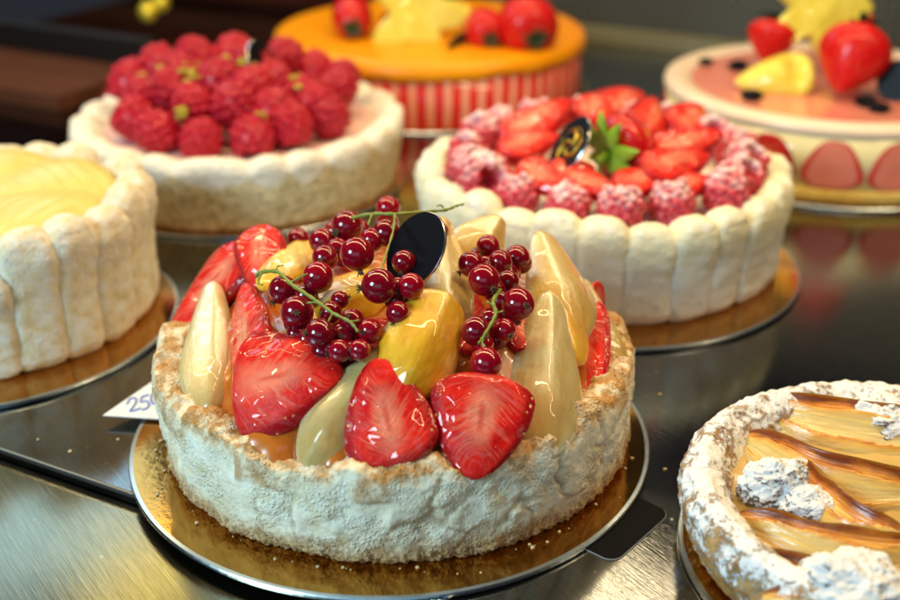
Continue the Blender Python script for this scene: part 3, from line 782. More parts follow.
def disc_part(name, r, z0, z1, mat, root, wave=.05, n=120, bev=.3):
    prof = [(r-.02, z0), (r, z0+.05), (r, z1-bev)]+[(r-bev+bev*math.cos(a), z1-bev+bev*math.sin(a)) for a in (PI/8, PI/4, PI*3/8, PI/2)]+[(r*(1-i/12.), z1) for i in range(1, 12)]+[(.001, z1)]
    def dp(th, k, rr, z):
        x, y = rr*math.cos(th), rr*math.sin(th)
        if z > z1-.01: z += wave*nz(x*.5, y*.5, z1)*1.5+wave*.5*nz(x*1.7, y*1.7, 1)
        return rr, z
    v, f = lathe(prof, n, dp); return link(name, make_mesh(name, v, f, mat), parent=root)

wroot = empty('finger_biscuit_cake', WC+Vector((0, 0, BT)))
tag(wroot, 'white round cake walled with cream coloured finger biscuits, topped with red berries', 'cake')
wm = m_sponge('cream_finger_biscuit', (.84, .78, .50), (.88, .85, .66), (.76, .60, .28), .25, .9, low=(.82, .83, .78))  # yellowish top and cooler foot paint warm overhead and cool front light in
finger_ring(wroot, 27, 10.5, 6.3, 3.3, 1.9, [wm], 3, .045)
disc_part('filling', 10.0, .1, 5.1, m_simple('white_cream', (.85, .80, .72), .5), wroot)
def wtop(x, y): return 5.3+BT
RASP = [raspberry_mesh(MT['rasp'], s) for s in (1, 2)]; RDUST = [raspberry_mesh(MT['rdust'], s) for s in (4, 5, 6)]
rr = random.Random(21)
ring_labels = ['at the front centre of the ring', 'just right of the front centre', 'second right of the front centre', 'third right of the front centre', 'at the front right of the ring', 'at the far right of the ring',
               'behind the rightmost one', 'at the back right, beside the strawberry slices', 'at the back right, next to the last one', 'at the back, right of its centre', 'at the very back of the ring', 'at the back, left of its centre',
               'at the back left, behind the black disc', 'at the back left, near the striped cake', 'at the far left, behind the hollow one', 'turned to show its hollow end', 'at the front left, below the hollow one', 'left of the front centre']
for i, s in enumerate(ring_labels):
    a = -PI/2+TAU*i/18+rr.uniform(-.05, .05)+.02; rad = 9.05+rr.uniform(-.35, .3)
    p = WC+Vector((rad*math.cos(a), rad*math.sin(a), 0)); k = rr.uniform(1.22, 1.42)
    d = Vector((rr.uniform(-.5, .5), rr.uniform(-.5, .5), -rr.uniform(.3, 1))).normalized()
    if i == 15: d = Vector((-.25, .9, -.25)); k = 1.6
    p.z = BT+5.15+k*.93
    Mx = frame(d*-1 if i != 15 else -d, Vector((rr.random(), rr.random(), rr.random())))@Matrix.Scale(k, 3)
    o = link('raspberry', RDUST[i % 3], p, Mx)
    tag(o, 'sugar dusted raspberry on the white cake, '+s, 'raspberry', 'sugar dusted raspberries ringing the white cake')
def wpt(px, py, z): return on_ground(px, py, z)
def slice_on(px0, px1, wpx, z0, z1, lab, seed, zh=(0, -.6, .8), grp='strawberry slices on the white cake', kw={}):
    A = on_ground(*px0, z0); B = on_ground(*px1, z1); W = wpx*.5*depth((A+B)/2)/F
    o = link('strawberry_slice', strawberry_half_mesh((B-A).length*1.08, W*1.15, seed=seed, flat=.42, **kw), A+Vector((0, 0, .25)), frame(B-A, zh)); tag(o, lab, 'strawberry', grp); return o
for i, (a, b, w, z0, z1, zh, lab) in enumerate([
    ((505, 148), (568, 106), 46, 6.6, 8.2, (-.2, -.5, .8), 'tallest pale red strawberry slice left of the black disc'),
    ((500, 160), (555, 140), 40, 7.2, 7.6, (-.2, -.5, .8), 'strawberry slice lying on the left, behind the hollow raspberry'),
    ((520, 168), (562, 196), 36, 7.4, 6.8, (-.3, -.5, .8), 'light orange red strawberry slice in the left front of the white cake'),
    ((560, 178), (618, 200), 34, 7.4, 6.8, (.0, -.6, .8), 'strawberry slice below the green leaves, nearest the front raspberries'),
    ((612, 190), (676, 178), 34, 7.2, 7.2, (.0, -.5, .8), 'strawberry slice lying flat right of the whole strawberry'),
    ((650, 160), (718, 138), 40, 7.6, 8.4, (.2, -.5, .8), 'large strawberry slice on the right of the white cake'),
    ((640, 178), (705, 160), 44, 7.6, 7.6, (.2, -.4, .8), 'strawberry slice under the large one on the right'),
    ((548, 182), (592, 172), 36, 7.0, 7.4, (-.1, -.5, .8), 'strawberry slice lying just in front of the tilted black disc'),
    ((585, 128), (600, 100), 44, 6.8, 7.8, (-.1, -.7, .5), 'strawberry slice standing right behind the tilted black disc'),
    ((600, 172), (650, 168), 36, 6.8, 7.2, (.0, -.4, .8), 'strawberry slice under the green leaves in the centre'),
    ((672, 140), (700, 112), 46, 6.8, 7.8, (.2, -.6, .6), 'strawberry slice at the back right, leaning on the dusted raspberries'),
    ((600, 120), (640, 98), 44, 6.6, 7.2, (.0, -.7, .6), 'strawberry slice at the very back, behind the whole strawberry'),
    ((660, 196), (708, 184), 34, 6.6, 6.9, (.2, -.5, .8), 'strawberry slice low on the right, next to the front raspberries'),
    ((640, 140), (655, 105), 44, 7.4, 8.6, (.3, -.7, .4), 'strawberry slice standing behind the whole strawberry'),
]): slice_on(a, b, w, z0, z1, lab, 40+i, zh)
# whole strawberry with bright leaves in the middle of the white cake
def whole_straw(A, B, W, lab, mat, leafmat, lrad, seed, n=9, grp='whole strawberries on the cakes', lift=.35):
    L = (B-A).length; Mx = frame(B-A, (0, -.3, 1))
    root = empty('strawberry', A, Mx); tag(root, lab, 'strawberry', grp)
    link('flesh', whole_strawberry_mesh(L, W, mat, seed), parent=root)
    c = link('calyx', calyx_mesh(lrad, leafmat, n, seed, lift), (0, .02, 0), parent=root); return root
whole_straw(on_ground(610, 152, 8.3), on_ground(650, 132, 9.0), 2.0, 'whole strawberry with bright green leaves in the middle of the white cake', MT['skin'], MT['leaf'], 2.7, 3, 10, lift=.15)
p = on_ground(570, 146, 8.8)
chocolate_disc(p, ((CAM-p).normalized()*.42-Vector((.80, 0, 0))+CU*.46).normalized(), 1.95, 'black chocolate disc with a gold emblem among the fruit of the white cake', True, up=(.85, .1, 1))

# ------------------------------------------------------------------ pear cake, left edge
lroot = empty('pear_cake', LC+Vector((0, 0, BT)))
tag(lroot, 'sugar dusted finger biscuit cake topped with sliced pears at the left edge', 'cake')
lm = m_sponge('sugared_finger_biscuit', (.74, .56, .25), (.82, .70, .42), (.62, .44, .16), 2.0, 1.3)
finger_ring(lroot, 24, 8.9, 7.15, 3.25, 2.1, [lm], 13, .03, .45)
yj = m_pear('yellow_pear_jelly', (.66, .50, .06), (.78, .64, .16), .3, gl=.2)
disc_part('jelly', 8.6, .1, 6.2, yj, lroot, .12)
def sliced_pear_mesh(L, W, seed):
    def fn(t, a):
        w = W*max(0., math.sin(PI*t**.55))**.55; ca, sa = math.cos(a), math.sin(a)
        stepn = 9*t*1.0; saw = (stepn % 1.0)
        z = .36*w*max(sa, -.3)+(.055*(1-saw)*max(0, sa) if t < .97 else 0)
        return (w*ca, L*t, z), (ca, t, .5+.5*sa)
    v, f, st, am = blob(90, 32, fn); return make_mesh('sliced_pear', v, f, m_sl, None, st)
ms = Mat('sliced_pear_flesh'); x_, t_, a_ = ms.sep(ms.attr())
sawn = ms.math('FRACT', ms.math('MULTIPLY', t_, 9.))
n_ = ms.noise(1., 3)
ms.set(col=ms.mix(ms.ramp(ms.math('ADD', sawn, ms.math('MULTIPLY', n_, .25)), [(.12, .42), (.26, 0.)]), ms.mix(n_, (.54, .46, .10), (.70, .62, .22)), (.46, .38, .08)), rough=.4, spec=.2, sss=.3, sssr=(1., .8, .3), ssss=.5*U)
ms.glaze(.15, .3, .3, .15); m_sl = ms.m
for i, (a, lab) in enumerate([(-25, 'sliced pear half nearest the right rim of the pear cake'), (38, 'sliced pear half at the back right of the pear cake'), (100, 'sliced pear half at the back of the pear cake'), (-85, 'sliced pear half at the front of the pear cake'),
                              (165, 'sliced pear half on the outer left of the pear cake'), (-150, 'sliced pear half at the front left of the pear cake')]):
    d = Vector((math.cos(R(a)), math.sin(R(a)), 0)); p = LC+d*8.3+Vector((0, 0, BT+5.9))
    o = link('pear_half', sliced_pear_mesh(8.2, 4.3, i), p, frame(-d+Vector((0, 0, .03)), (0, 0, 1))); tag(o, lab, 'pear', 'sliced pear halves fanned on the pear cake')

# ------------------------------------------------------------------ raspberry tart
rroot = empty('raspberry_tart', RC+Vector((0, 0, BT)))
tag(rroot, 'raspberry tart with a wavy sugar white rim and a grainy golden side', 'tart')
mr = Mat('grainy_golden_crust'); x, y, z = mr.sep(mr.oc()); rm, wv, _i = mr.sep(mr.attr())
mid = mr.noise(.5, 5, .6); fine = mr.noise(2.2, 4, .7)
c_ = mr.mix(mr.ramp(mid, [(.35, 0.), (.65, 1.)]), (.70, .54, .28), (.86, .74, .46))
c_ = mr.mix(mr.ramp(fine, [(.42, .6), (.55, 0.)]), c_, (.34, .24, .11))
c_ = mr.mix(rm, c_, (.88, .82, .70))
mr.set(col=c_, rough=.85, nrm=mr.bump(mr.math('ADD', fine, mid), .8, .3))
prof = resample([(9.4, 3.9), (10.2, 4.5), (11., 4.95), (11.7, 5.05), (12.25, 4.8), (12.4, 4.3), (12.2, 2.6), (11.9, 1.), (11.75, .05), (11.3, .02)], .16); n = 360
v, f, st = [], [], []; K = len(prof)
for j in range(n):
    th = TAU*j/n; c, s = math.cos(th), math.sin(th); sc = abs(math.sin(th*11+.4*nz(c*2, s*2, 0)*3))**.7
    for k, (r, z) in enumerate(prof):
        up = sstep(3., 4.8, z); x, y = r*c, r*s
        r2 = r+.06*fbm(x, y, z)+up*.34*(sc-.5)*(1 if r > 11.4 else .4)+.05*nz(x*3, y*3, z*3); z2 = z+up*.5*(sc-.6)*sstep(9.6, 11.3, r)+.05*nz(x*2, y*2, 0)*up
        v.append((r2*c, r2*s, max(0.01, z2))); st.append((sstep(3.0+1.2*(1-sc), 3.5+1.2*(1-sc), z+.35*nz(x*.8, y*.8, 0)) if k > 0 else 1, sc, 0))
for j in range(n):
    a, b = j*K, ((j+1) % n)*K
    for k in range(K-1): f.append((a+k, a+k+1, b+k+1, b+k))
link('crust', make_mesh('crust', v, f, mr.m, None, st), parent=rroot)
mp = Mat('pink_cream'); mp.set(col=mp.mix(mp.noise(.5, 3), (.80, .38, .34), (.84, .62, .56)), rough=.4)
disc_part('filling', 10.1, .1, 4.35, mp.m, rroot, .1)
def rdome(x, y):
    r = math.hypot(x-RC.x, y-RC.y)
    if r > 8.6: return -1000
    return 5.0+3.9*(1-min(1.3, r/10.2)**2.4)
rz = [(175, 150, 'at the far left of the heap'), (245, 105, 'at the back left, second from the left edge'), (340, 92, 'at the back, left of the topmost one'), (432, 78, 'topmost at the back of the heap'),
      (280, 168, 'left of the middle, among the green crumbs'), (150, 205, 'lowest at the left end of the heap'), (182, 240, 'in the front row, leftmost'), (245, 272, 'in the front row, second from the left'), (352, 292, 'in the front row, third from the left'),
      (480, 288, 'in the front row, fourth from the left'), (433, 205, 'in the middle, above the front row'), (335, 205, 'in the middle, left of the centre'), (390, 148, 'behind the centre of the heap'), (528, 150, 'right of the centre, towards the back'),
      (578, 255, 'in the front row, fifth from the left'), (668, 232, 'in the front row, second from the right'), (735, 200, 'rightmost of the whole heap'), (640, 125, 'at the back right of the heap'), (600, 180, 'right of the centre, among the green crumbs'),
      (556, 95, 'at the back, beside the thin silver edged disc'), (700, 140, 'at the back right, behind the rightmost one'), (480, 120, 'at the back, just right of the topmost one'), (300, 130, 'at the back left, behind the green crumbs'), (215, 190, 'left, between the front row and the back'),
      (530, 222, 'just above the front row, right of its middle'), (628, 205, 'on the right, leaning on the front row'), (690, 168, 'near the right end, behind the front row'), (480, 165, 'in the very centre of the heap')]
rb = random.Random(5)
for i, (zx, zy, s) in enumerate(rz):
    p = on_surface(60+zx/2.5, 20+zy/2.5, rdome); k = rb.uniform(1.45, 1.72)
    d = Vector((rb.uniform(-.7, .7), rb.uniform(-.7, .7), rb.uniform(.3, 1)))
    o = link('raspberry', RASP[i % 2], p-Vector((0, 0, .25)), frame(-d, Vector((rb.random(), rb.random(), .2)))@Matrix.Scale(k, 3))
    tag(o, 'plain raspberry on the raspberry tart, '+s, 'raspberry', 'raspberries heaped on the raspberry tart')
# chopped pistachio scattered on the raspberries
parts = []
for i in range(46):
    zx, zy = rb.choice([(225, 140), (330, 140), (385, 105), (460, 110), (345, 185), (595, 150), (612, 180), (505, 235), (545, 195), (300, 225), (395, 95), (325, 125), (265, 130)])
    zx += rb.uniform(-22, 22); zy += rb.uniform(-18, 18)
    p = on_surface(60+zx/2.5, 20+zy/2.5, lambda x, y: rdome(x, y)+1.15)
    v, f = ico(rb.uniform(.2, .46), 1); v = [(a*rb.uniform(.7, 1.3), b*rb.uniform(.7, 1.2), c*rb.uniform(.2, .5)) for a, b, c in v]
    parts.append((xf(v, Matrix.Rotation(rb.random()*6, 3, 'Z'), p), f))
V, Fc, _ = merge(parts)
o = link('pistachio_crumbs', make_mesh('pistachio_crumbs', V, Fc, m_simple('chopped_pistachio', (.36, .30, .02), .7), smooth=False))
tag(o, 'chopped green pistachio crumbs sprinkled over the raspberries', 'nuts', kind='stuff')
p = on_surface(263, 66, lambda x, y: rdome(x, y)+.6)
chocolate_disc(p, Vector((.93, -.30, .35)).normalized(), 2.0, 'black chocolate disc with a silver edge seen edge on, behind the raspberries', up=(.3, .2, 1))

# ------------------------------------------------------------------ orange topped striped cake
oroot = empty('striped_cake', OC+Vector((0, 0, BT)))
tag(oroot, 'orange topped cake with pink and red striped sides at the back', 'cake')
mo = Mat('striped_side'); x, y, z = mo.sep(mo.oc())
an = mo.math('ARCTAN2', y, x); s_ = mo.math('SINE', mo.math('ADD', mo.math('MULTIPLY', an, 60.), mo.math('MULTIPLY', mo.noise(.5, 3), 1.6)))
mo.set(col=mo.mix(mo.ramp(s_, [(.3, 0.), (.5, 1.)]), (.72, .018, .012), (.86, .38, .24)), rough=.35, coat=.5, coatr=.1)
v, f = lathe([(14.5, 0), (14.55, .1), (14.6, 4.6), (14.3, 4.65)], 240); link('striped_side', make_mesh('striped_side', v, f, mo.m), parent=oroot)
mg = Mat('orange_glaze'); mg.set(col=mg.mix(mg.noise(.2, 3), (.90, .27, .002), (.94, .40, .004)), rough=.3, sss=.2, sssr=(1., .5, .1), ssss=.6*U, spec=.3)
v, f = lathe([(14.3, 4.45), (14.75, 4.5), (14.95, 4.7), (15., 5.0), (14.85, 5.45), (14.5, 5.7), (13.8, 5.8)]+[(13*(1-i/10), 5.8) for i in range(10)]+[(.001, 5.8)], 240, lambda th, k, r, z: (r+.06*nz(math.cos(th)*4, math.sin(th)*4, 1.), z-(.30+.45*nz(math.cos(th)*5, math.sin(th)*5, 2.)+.2*nz(math.cos(th)*14, math.sin(th)*14, 2.))*(1 if k < 3 else .5 if k == 3 else 0)))
link('glaze_top', make_mesh('glaze_top', v, f, mg.m), parent=oroot)
OZ = BT+5.8
def star_slice(c, nrm, rad, lab, mat, h=.9, n=5, spin=0.):
    out = []
    for i in range(n*8):
        a = TAU*i/(n*8)+spin; r = rad*(.50+.50*abs(math.cos(a*n/2))**1.6); out.append((r*math.cos(a), r*math.sin(a)))
    k = len(out); v = []
    for z, s in ((-h/2, .9), (-h/4, 1.), (h/4, 1.), (h/2, .9)): v += [(x*s, y*s, z+.12*rad*nz(x*.7, y*.7, 3)) for x, y in out]
    f = [tuple(reversed(range(k))), tuple(range(3*k, 4*k))]
    for q in range(3): f += [(q*k+i, q*k+(i+1) % k, (q+1)*k+(i+1) % k, (q+1)*k+i) for i in range(k)]
    o = link('star_fruit_slice', make_mesh('star_fruit_slice', v, f, mat, smooth=False), c, frame((0, .3, 1), nrm)); return tag(o, lab, 'star fruit', 'star fruit slices on the back cakes')
sf = m_pear('star_fruit_flesh', (.76, .62, .06), (.86, .76, .16), .25)
whole_straw(on_ground(352, 28, OZ+1.2), on_ground(352, -10, OZ+2.6), 1.9, 'red strawberry at the left of the orange topped cake', MT['dullskin'], MT['darkleaf'], 1.2, 5)
whole_straw(on_ground(536, 38, OZ+1.2), on_ground(512, 0, OZ+3.0), 2.7, 'big red strawberry at the right of the orange topped cake', MT['dullskin'], MT['darkleaf'], 1.4, 6)
whole_straw(on_ground(490, 38, OZ+.9), on_ground(474, 12, OZ+1.8), 1.9, 'dark red berry between the star fruit and the big strawberry', MT['dullskin'], MT['darkleaf'], 1.0, 7)
star_slice(on_ground(418, 14, OZ+2.2), Vector((.1, -.5, .85)), 5.0, 'yellow star fruit slice lying across the orange topped cake', sf, 1.0, 5, .5)
for i, (a, b, w, lab) in enumerate([((383, 16), (412, 24), 12, 'dark chocolate shard under the star fruit, left side'), ((448, 47), (476, 28), 10, 'pointed dark chocolate shard before the star fruit')]):
    A = on_ground(*a, OZ+.3); B = on_ground(*b, OZ+.9); d = B-A; L = d.length; W = w*.5*depth(A)/F
    v, f = plate([(0, -.15), (L*.6, -W), (L, -W*.3), (L, W*.5), (L*.5, W), (.1, .15)], -.15, .15)
    o = link('chocolate_shard', make_mesh('chocolate_shard', v, f, MT['black'], smooth=False), A, frame(d, (0, -.7, .7))@Matrix.Rotation(PI/2, 3, 'Z')); tag(o, lab, 'chocolate', 'chocolate shards on the orange topped cake')

# ------------------------------------------------------------------ strawberry cream cake, right back
froot = empty('strawberry_cream_cake', FC+Vector((0, 0, BT)))
tag(froot, 'pink topped strawberry cream cake with halved strawberries set in its pale side', 'cake')
sb = m_sponge('yellow_sponge', (.66, .42, .08), (.80, .58, .16), (.40, .22, .04), 0., 1.)
v, f = lathe([(13.3, 0), (13.5, .1), (13.55, 1.0), (13.2, 1.1)], 160, lambda th, k, r, z: (r+.12*nz(math.cos(th)*9, math.sin(th)*9, z*3), z)); link('sponge_base', make_mesh('sponge_base', v, f, sb), parent=froot)
mc = Mat('pale_cream_side'); mc.set(col=mc.mix(mc.noise(.3, 3), (.78, .66, .30), (.86, .78, .50)), rough=.4, coat=.6, coatr=.08, sss=.15, ssss=.4*U)
v, f = lathe([(12.9, 1.0), (13.3, 1.05), (13.35, 5.0), (13.0, 5.05)], 160); link('cream_side', make_mesh('cream_side', v, f, mc.m), parent=froot)
v, f = lathe([(13.2, 4.9), (13.42, 5.0), (13.5, 5.3), (13.4, 5.7), (13.0, 5.9), (12.3, 5.9), (11.6, 5.75), (11.2, 5.5)], 160); link('cream_rim', make_mesh('cream_rim', v, f, m_simple('blush_cream_rim', (.84, .66, .50), .4, coat=.4, coatr=.15)), parent=froot)
mk = Mat('pink_jelly'); mk.set(col=mk.mix(mk.noise(.25, 3), (.74, .20, .15), (.80, .30, .22)), rough=.25, coat=.6, coatr=.1, sss=.2, ssss=.4*U)
disc_part('pink_jelly', 11.9, 4., 5.6, mk.m, froot, .04)
cp_ = Mat('pale_strawberry_flesh'); x, t, a_ = cp_.sep(cp_.attr()); r_ = cp_.math('ABSOLUTE', x)
cutpale = cp_.set(col=cp_.mix(cp_.ramp(r_, [(.72, 0.), (.9, 1.)]), cp_.mix(cp_.noise(.6, 4), (.76, .13, .09), (.84, .32, .22)), (.58, .02, .02)), rough=.35, coat=.6, coatr=.08)
for i in range(18):
    a = -PI/2+TAU*i/18+.08; out = Vector((math.cos(a), math.sin(a), 0)); s = 1+.15*nz(i*1.7, 0, 0)
    me = strawberry_half_mesh(3.95*s, 2.2*s, .25, .62, .06, 60+i, .6)
    if i % 3 != 1: me.materials[0] = cutpale
    link('strawberry_half', me, out*13.3+Vector((0, 0, 1.0)), frame((0, 0, 1), out), froot)
FZ = BT+5.7
def fp(px, py, dz=0.): return on_ground(px, py, FZ+dz)
whole_straw(fp(776, 22, 4.0), fp(764, 62, 1.0), 2.05, 'left red strawberry standing on the pink topped cake', MT['dullskin'], MT['darkleaf'], 1.5, 8)
whole_straw(fp(862, 34, 4.4), fp(838, 92, .8), 2.75, 'big red strawberry in front on the pink topped cake', MT['dullskin'], MT['darkleaf'], 2.0, 9)
whole_straw(fp(850, 16, 4.0), fp(868, 36, 2.0), 1.5, 'small red strawberry hidden behind the star fruit on the pink topped cake', MT['skin'], MT['darkleaf'], 1.2, 10)
star_slice(fp(818, 8, 5.2), Vector((.1, -.75, .65)), 4.6, 'yellow star fruit slice perched on the strawberries of the pink topped cake', sf, 1.1, 5, .35)
A, B = fp(815, 74, 1.2), fp(738, 82, .5)
def curl(t, a):
    w = (2.0*max(0., math.sin(PI*t**.55))**.7); d = -.9*math.exp(-((t-.25)/.12)**2)*max(0, math.sin(a))**2
    return (w*math.cos(a), (B-A).length*1.05*t, w*.75*math.sin(a)+d), (math.cos(a), t, .5+.5*math.sin(a))
v, f, st, _ = blob(40, 28, curl)
o = link('physalis', make_mesh('physalis', v, f, sf, None, st), A, frame(B-A, (0, -.7, .7))); tag(o, 'pale yellow teardrop shaped fruit lying before the strawberries on the pink topped cake', 'fruit')
v, f, st, _ = blob(20, 20, lambda t, a: ((1.5*math.sin(PI*t)*math.cos(a)*(1+.1*nz(t*4, a, 0)), 3.2*t, 1.2*math.sin(PI*t)*math.sin(a)), (math.cos(a), t, 0)))
o = link('lemon_piece', make_mesh('lemon_piece', v, f, sf, None, st), fp(876, 82, .8), frame((1, .3, .1), (0, 0, 1))); tag(o, 'yellow fruit piece next to the black disc at the right edge', 'fruit')
chocolate_disc(fp(900, 82, 1.3), Vector((-.5, -.75, .3)).normalized(), 1.7, 'black chocolate disc at the right edge on the pink topped cake', up=(.2, 0, 1))
for i, (px, py, w, ang, lab) in enumerate([(706, 61, 1.1, 0, 'leftmost dark raisin on the pink jelly'), (738, 65, 1.5, .2, 'dark raisin just left of the left strawberry'), (752, 95, 1.5, -.2, 'dark raisin under the tip of the yellow teardrop fruit'),
                                       (866, 101, 1.5, -.5, 'dark raisin before the big strawberry'), (879, 107, 1.4, -.4, 'dark raisin nearest the cream rim on the right')]):
    v, f, st, _ = blob(16, 18, lambda t, a: ((w*.42*math.sin(PI*t)**.7*math.cos(a)*(1+.3*nz(t*6, math.cos(a)*2, i)), w*1.3*(t-.5), .30*w*math.sin(PI*t)**.7*math.sin(a)), (0, 0, 0)))
    o = link('raisin', make_mesh('raisin', v, f, MT['black']), fp(px, py, .3), Matrix.Rotation(PI/2+ang, 3, 'Z')); tag(o, lab, 'raisin', 'dark raisins on the pink jelly')

# ------------------------------------------------------------------ sugared apple tart, right front
aroot = empty('apple_tart', AC+Vector((0, 0, BT)))
tag(aroot, 'apple tart with a thick crust dusted in icing sugar at the lower right', 'tart')
ac = m_powdered('sugared_crust', (.34, .15, .04), (.62, .36, .12), .465, 1.9, .16)
prof = resample([(6.6, 1.6), (6.9, 2.1), (7.3, 2.75), (7.9, 3.15), (8.5, 3.0), (8.9, 2.45), (8.95, 1.7), (8.7, .9), (8.3, .2), (8.0, .02)], .10); n = 480; K = len(prof)
v, f = [], []
for j in range(n):
    th = TAU*j/n; c, s = math.cos(th), math.sin(th); lump = nz(c*3.2, s*3.2, 4.)*.35+nz(c*8, s*8, 2.)*.14
    for k, (r, z) in enumerate(prof):
        x, y = r*c, r*s; up = sstep(.8, 2.6, z)
        d = .14*fbm(x*.9, y*.9, z*.9)+.10*nz(x*2.6, y*2.6, z*2.6)+.05*nz(x*6, y*6, z*6)
        v.append(((r+d+lump*.35*up)*c, (r+d+lump*.35*up)*s, max(.01, z+up*(lump*.6+.08*nz(x*3, y*3, 0)))))
for j in range(n):
    a, b = j*K, ((j+1) % n)*K
    for k in range(K-1): f.append((a+k, a+k+1, b+k+1, b+k))
link('crust', make_mesh('crust', v, f, ac), parent=aroot)
mf = Mat('apple_custard'); mf.set(col=mf.mix(mf.noise(.5, 4), (.50, .28, .06), (.70, .50, .18)), rough=.35, coat=.5, coatr=.15)
disc_part('filling', 7.2, .1, 1.9, mf.m, aroot, .15)
ma = m_apple()
def apple_slice_mesh(L, W, bend, seed):
    def fn(t, a):
        w = W*max(0., math.sin(PI*t))**.45; ca, sa = math.cos(a), math.sin(a)
        x = w*ca+bend*L*math.sin(PI*t)+.10*W*nz(t*4, seed*1.7, 0)
        g = .5+.5*ca                                  # 0 lower edge, 1 raised browned edge
        q = (1-math.acos(max(-1, min(1, ca)))/PI)*3+.35*nz(t*3, seed*2.1, 1.); lay_ = q-math.floor(q)   # three thin leaves, each overlapping the next
        z = .22*w*sa*(1.1-.6*g)+.85*w*g**1.5-.3*w+.10*W*nz(t*5, ca*1.5, seed)
        if sa > 0: z += .34*W*lay_**2.2*min(1, 6*(1-t))*min(1, 6*t)+.05*W*nz(ca*16, t*4, seed)
        br = max(g**2.2, .25+.62*lay_**5) if sa > 0 else g*.8
        return (x, L*(t-.5), z), (ca, t, br)
    v, f, st, am = blob(60, 150, fn); return make_mesh('apple_slice', v, f, ma, None, st)
AZ = BT+2.0
for i, (p0, p1, wpx, bend, lab) in enumerate([
    ((752, 412), (960, 440), 62, -.10, 'apple slice right beneath the back rim of the apple tart'),
    ((742, 440), (930, 500), 66, -.22, 'apple slice second from the back, with a golden brown edge'),
    ((784, 462), (945, 570), 68, -.24, 'steep apple slice in the middle with a dark browned edge'),
    ((734, 520), (950, 560), 62, -.18, 'long apple slice across the front with a dark red brown edge'),
    ((740, 560), (960, 600), 60, -.15, 'apple slice lying just behind the front sugared clump'),
    ((760, 600), (960, 650), 60, -.06, 'lowest apple slice, mostly under the front sugared clump')]):
    A = on_ground(*p0, AZ+.1); B = on_ground(*p1, AZ+.1); mid = (A+B)/2; W = wpx*.5*depth(mid)/F
    o = link('apple_slice', apple_slice_mesh((B-A).length, W, bend, i), mid, frame(A-B, (0, -.15, 1))); tag(o, lab, 'apple', 'baked apple slices in the apple tart')
an_ = m_powdered('sugared_nut_clump', (.12, .075, .045), (.32, .19, .10), .395, 2.8, .12)
for i, (px, py, rx, ry, lab) in enumerate([(776, 482, 36, 30, 'tall sugar coated nut clump beside the left crust'), (808, 500, 30, 17, 'low sugar coated nut clump trailing from the tall one'), (880, 412, 40, 20, 'dark sugar coated nut clump at the back rim'), (850, 588, 62, 36, 'large dark nut clump under icing sugar at the front')]):
    p = on_ground(px, py+8, AZ+.2); k = depth(p)/F
    def fn(t, a, i=i, rx=rx, ry=ry, k=k):
        q = PI*t; d = Vector((math.sin(q)*math.cos(a), math.sin(q)*math.sin(a), -math.cos(q)))
        n = 1+.22*nz(d.x*1.6+i*4, d.y*1.6, d.z*1.6)+.13*nz(d.x*4, d.y*4+i, d.z*4)+.07*nz(d.x*9, d.y*9, d.z*9+i)+.05*nz(d.x*16, d.y*16, d.z*16)+.03*nz(d.x*30, d.y*30, d.z*30)
        return (d.x*rx*k*n, d.y*rx*k*.8*n, d.z*ry*k*1.15*n), (0, 0, 0)
    v, f, st, _ = blob(90, 120, fn)
    o = link('nut_clump', make_mesh('nut_clump', v, f, an_), p, Matrix.Identity(3)); tag(o, lab, 'nuts', 'sugared nut clumps on the apple tart')

# crumbs scattered round the tarts
rk = random.Random(31); parts = []
def crumb(x, y, z, s):
    v, f = ico(s, 1); q = rk.random()*9
    parts.append(([(x+a*(1+.5*nz(a*9+q, b*9, c*9)), y+b*(1+.5*nz(q, b*9, a*9)), z+s*.5+c*.7) for a, b, c in v], f))
for i in range(70):
    a = rk.uniform(0, TAU); r = 11.25+abs(rk.gauss(0, .35)); p = MC+Vector((r*math.cos(a), r*math.sin(a), 0))
    if (p-Vector((-2.84, 47.7, 0))).length < 12.1: crumb(p.x, p.y, BT, rk.uniform(.03, .10))
for i in range(16):
    a = rk.uniform(PI*.8, PI*1.9); r = rk.uniform(9.3, 11.); p = AC+Vector((r*math.cos(a), r*math.sin(a), 0)); crumb(p.x, p.y, 0, rk.uniform(.03, .07))
for px, py in ((70, 452), (38, 440), (118, 440), (665, 470), (672, 520), (660, 395)):
    p = on_ground(px, py); crumb(p.x, p.y, 0, rk.uniform(.05, .10))
V, Fc, _ = merge(parts)
tag(link('crumbs', make_mesh('crumbs', V, Fc, m_simple('pastry_crumb', (.70, .52, .26), .8), smooth=False)), 'tiny pastry crumbs scattered on the gold board and the steel shelf', 'crumbs', kind='stuff')

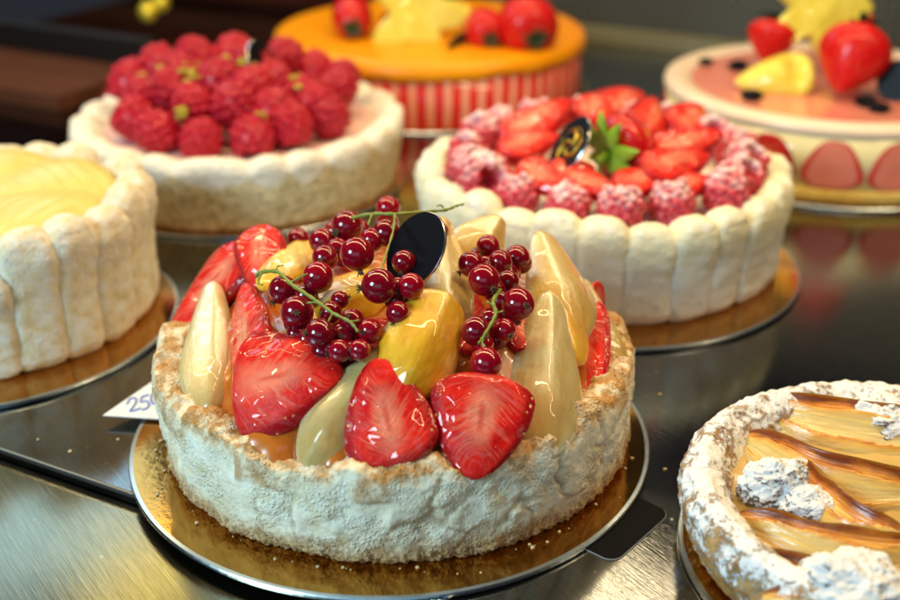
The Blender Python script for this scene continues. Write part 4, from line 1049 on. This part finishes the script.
# ------------------------------------------------------------------ camera, lamps, world
cam = bpy.data.cameras.new('camera'); co = bpy.data.objects.new('camera', cam); COL.objects.link(co)
co.location = CAM*U; co.rotation_euler = (PI/2-PITCH, 0, 0)
cam.sensor_width = 36; cam.lens = F/900*36; cam.clip_start = .01; cam.clip_end = 50
cam.dof.use_dof = True; cam.dof.focus_distance = 48.8*U; cam.dof.aperture_fstop = F/900*36/1000/(.85*U)
S.camera = co
def lamp(name, loc, aim, sx, sy, e, col, roll=0.):
    l = bpy.data.lights.new(name, 'AREA'); l.shape = 'RECTANGLE'; l.size = sx*U; l.size_y = sy*U; l.energy = e; l.color = col
    o = bpy.data.objects.new(name, l); COL.objects.link(o); o.location = Vector(loc)*U
    d = (Vector(aim)-Vector(loc)).to_track_quat('-Z', 'Y'); o.rotation_euler = (d.to_matrix().to_4x4()@Matrix.Rotation(roll, 4, 'Z')).to_euler(); return o
lamp('strip_lamp', (4, 60, 62), (4, 56, 0), 170, 3.4, 4.9, (1, .73, .37), R(-20))
lamp('added_back_strip', (10, 112, 58), (6, 104, 0), 120, 4.0, 2.0, (1, .80, .48), R(-20))  # unseen second strip, added to brighten the back cakes
lamp('window', (-74, -14, 60), (-4, 52, 3), 32, 32, 6.2, (.60, .87, 1))
lamp('front_window', (-14, -55, 52), (-2, 52, 3), 90, 46, .75, (.46, .80, 1))
lamp('back_window', (-62, 142, 60), (-10, 55, 0), 34, 40, .75, (.50, .78, 1))
lamp('added_yellow_lamp', (-42, 130, 76), (-8, 50, 0), 16, 14, .18, (1, .72, .16))  # unseen lamp added for a yellow reflection on the lower shelf
w = bpy.data.worlds.new('World'); S.world = w; w.use_nodes = True
bg = w.node_tree.nodes['Background']; bg.inputs[0].default_value = (.018, .020, .026, 1); bg.inputs[1].default_value = 1.
S.view_settings.view_transform = 'Standard'; S.view_settings.look = 'None'; S.view_settings.gamma = 1; S.view_settings.exposure = .15
S.render.engine = 'CYCLES'; S.cycles.use_denoising = True; S.cycles.max_bounces = 8
S.cycles.sample_clamp_indirect = 6
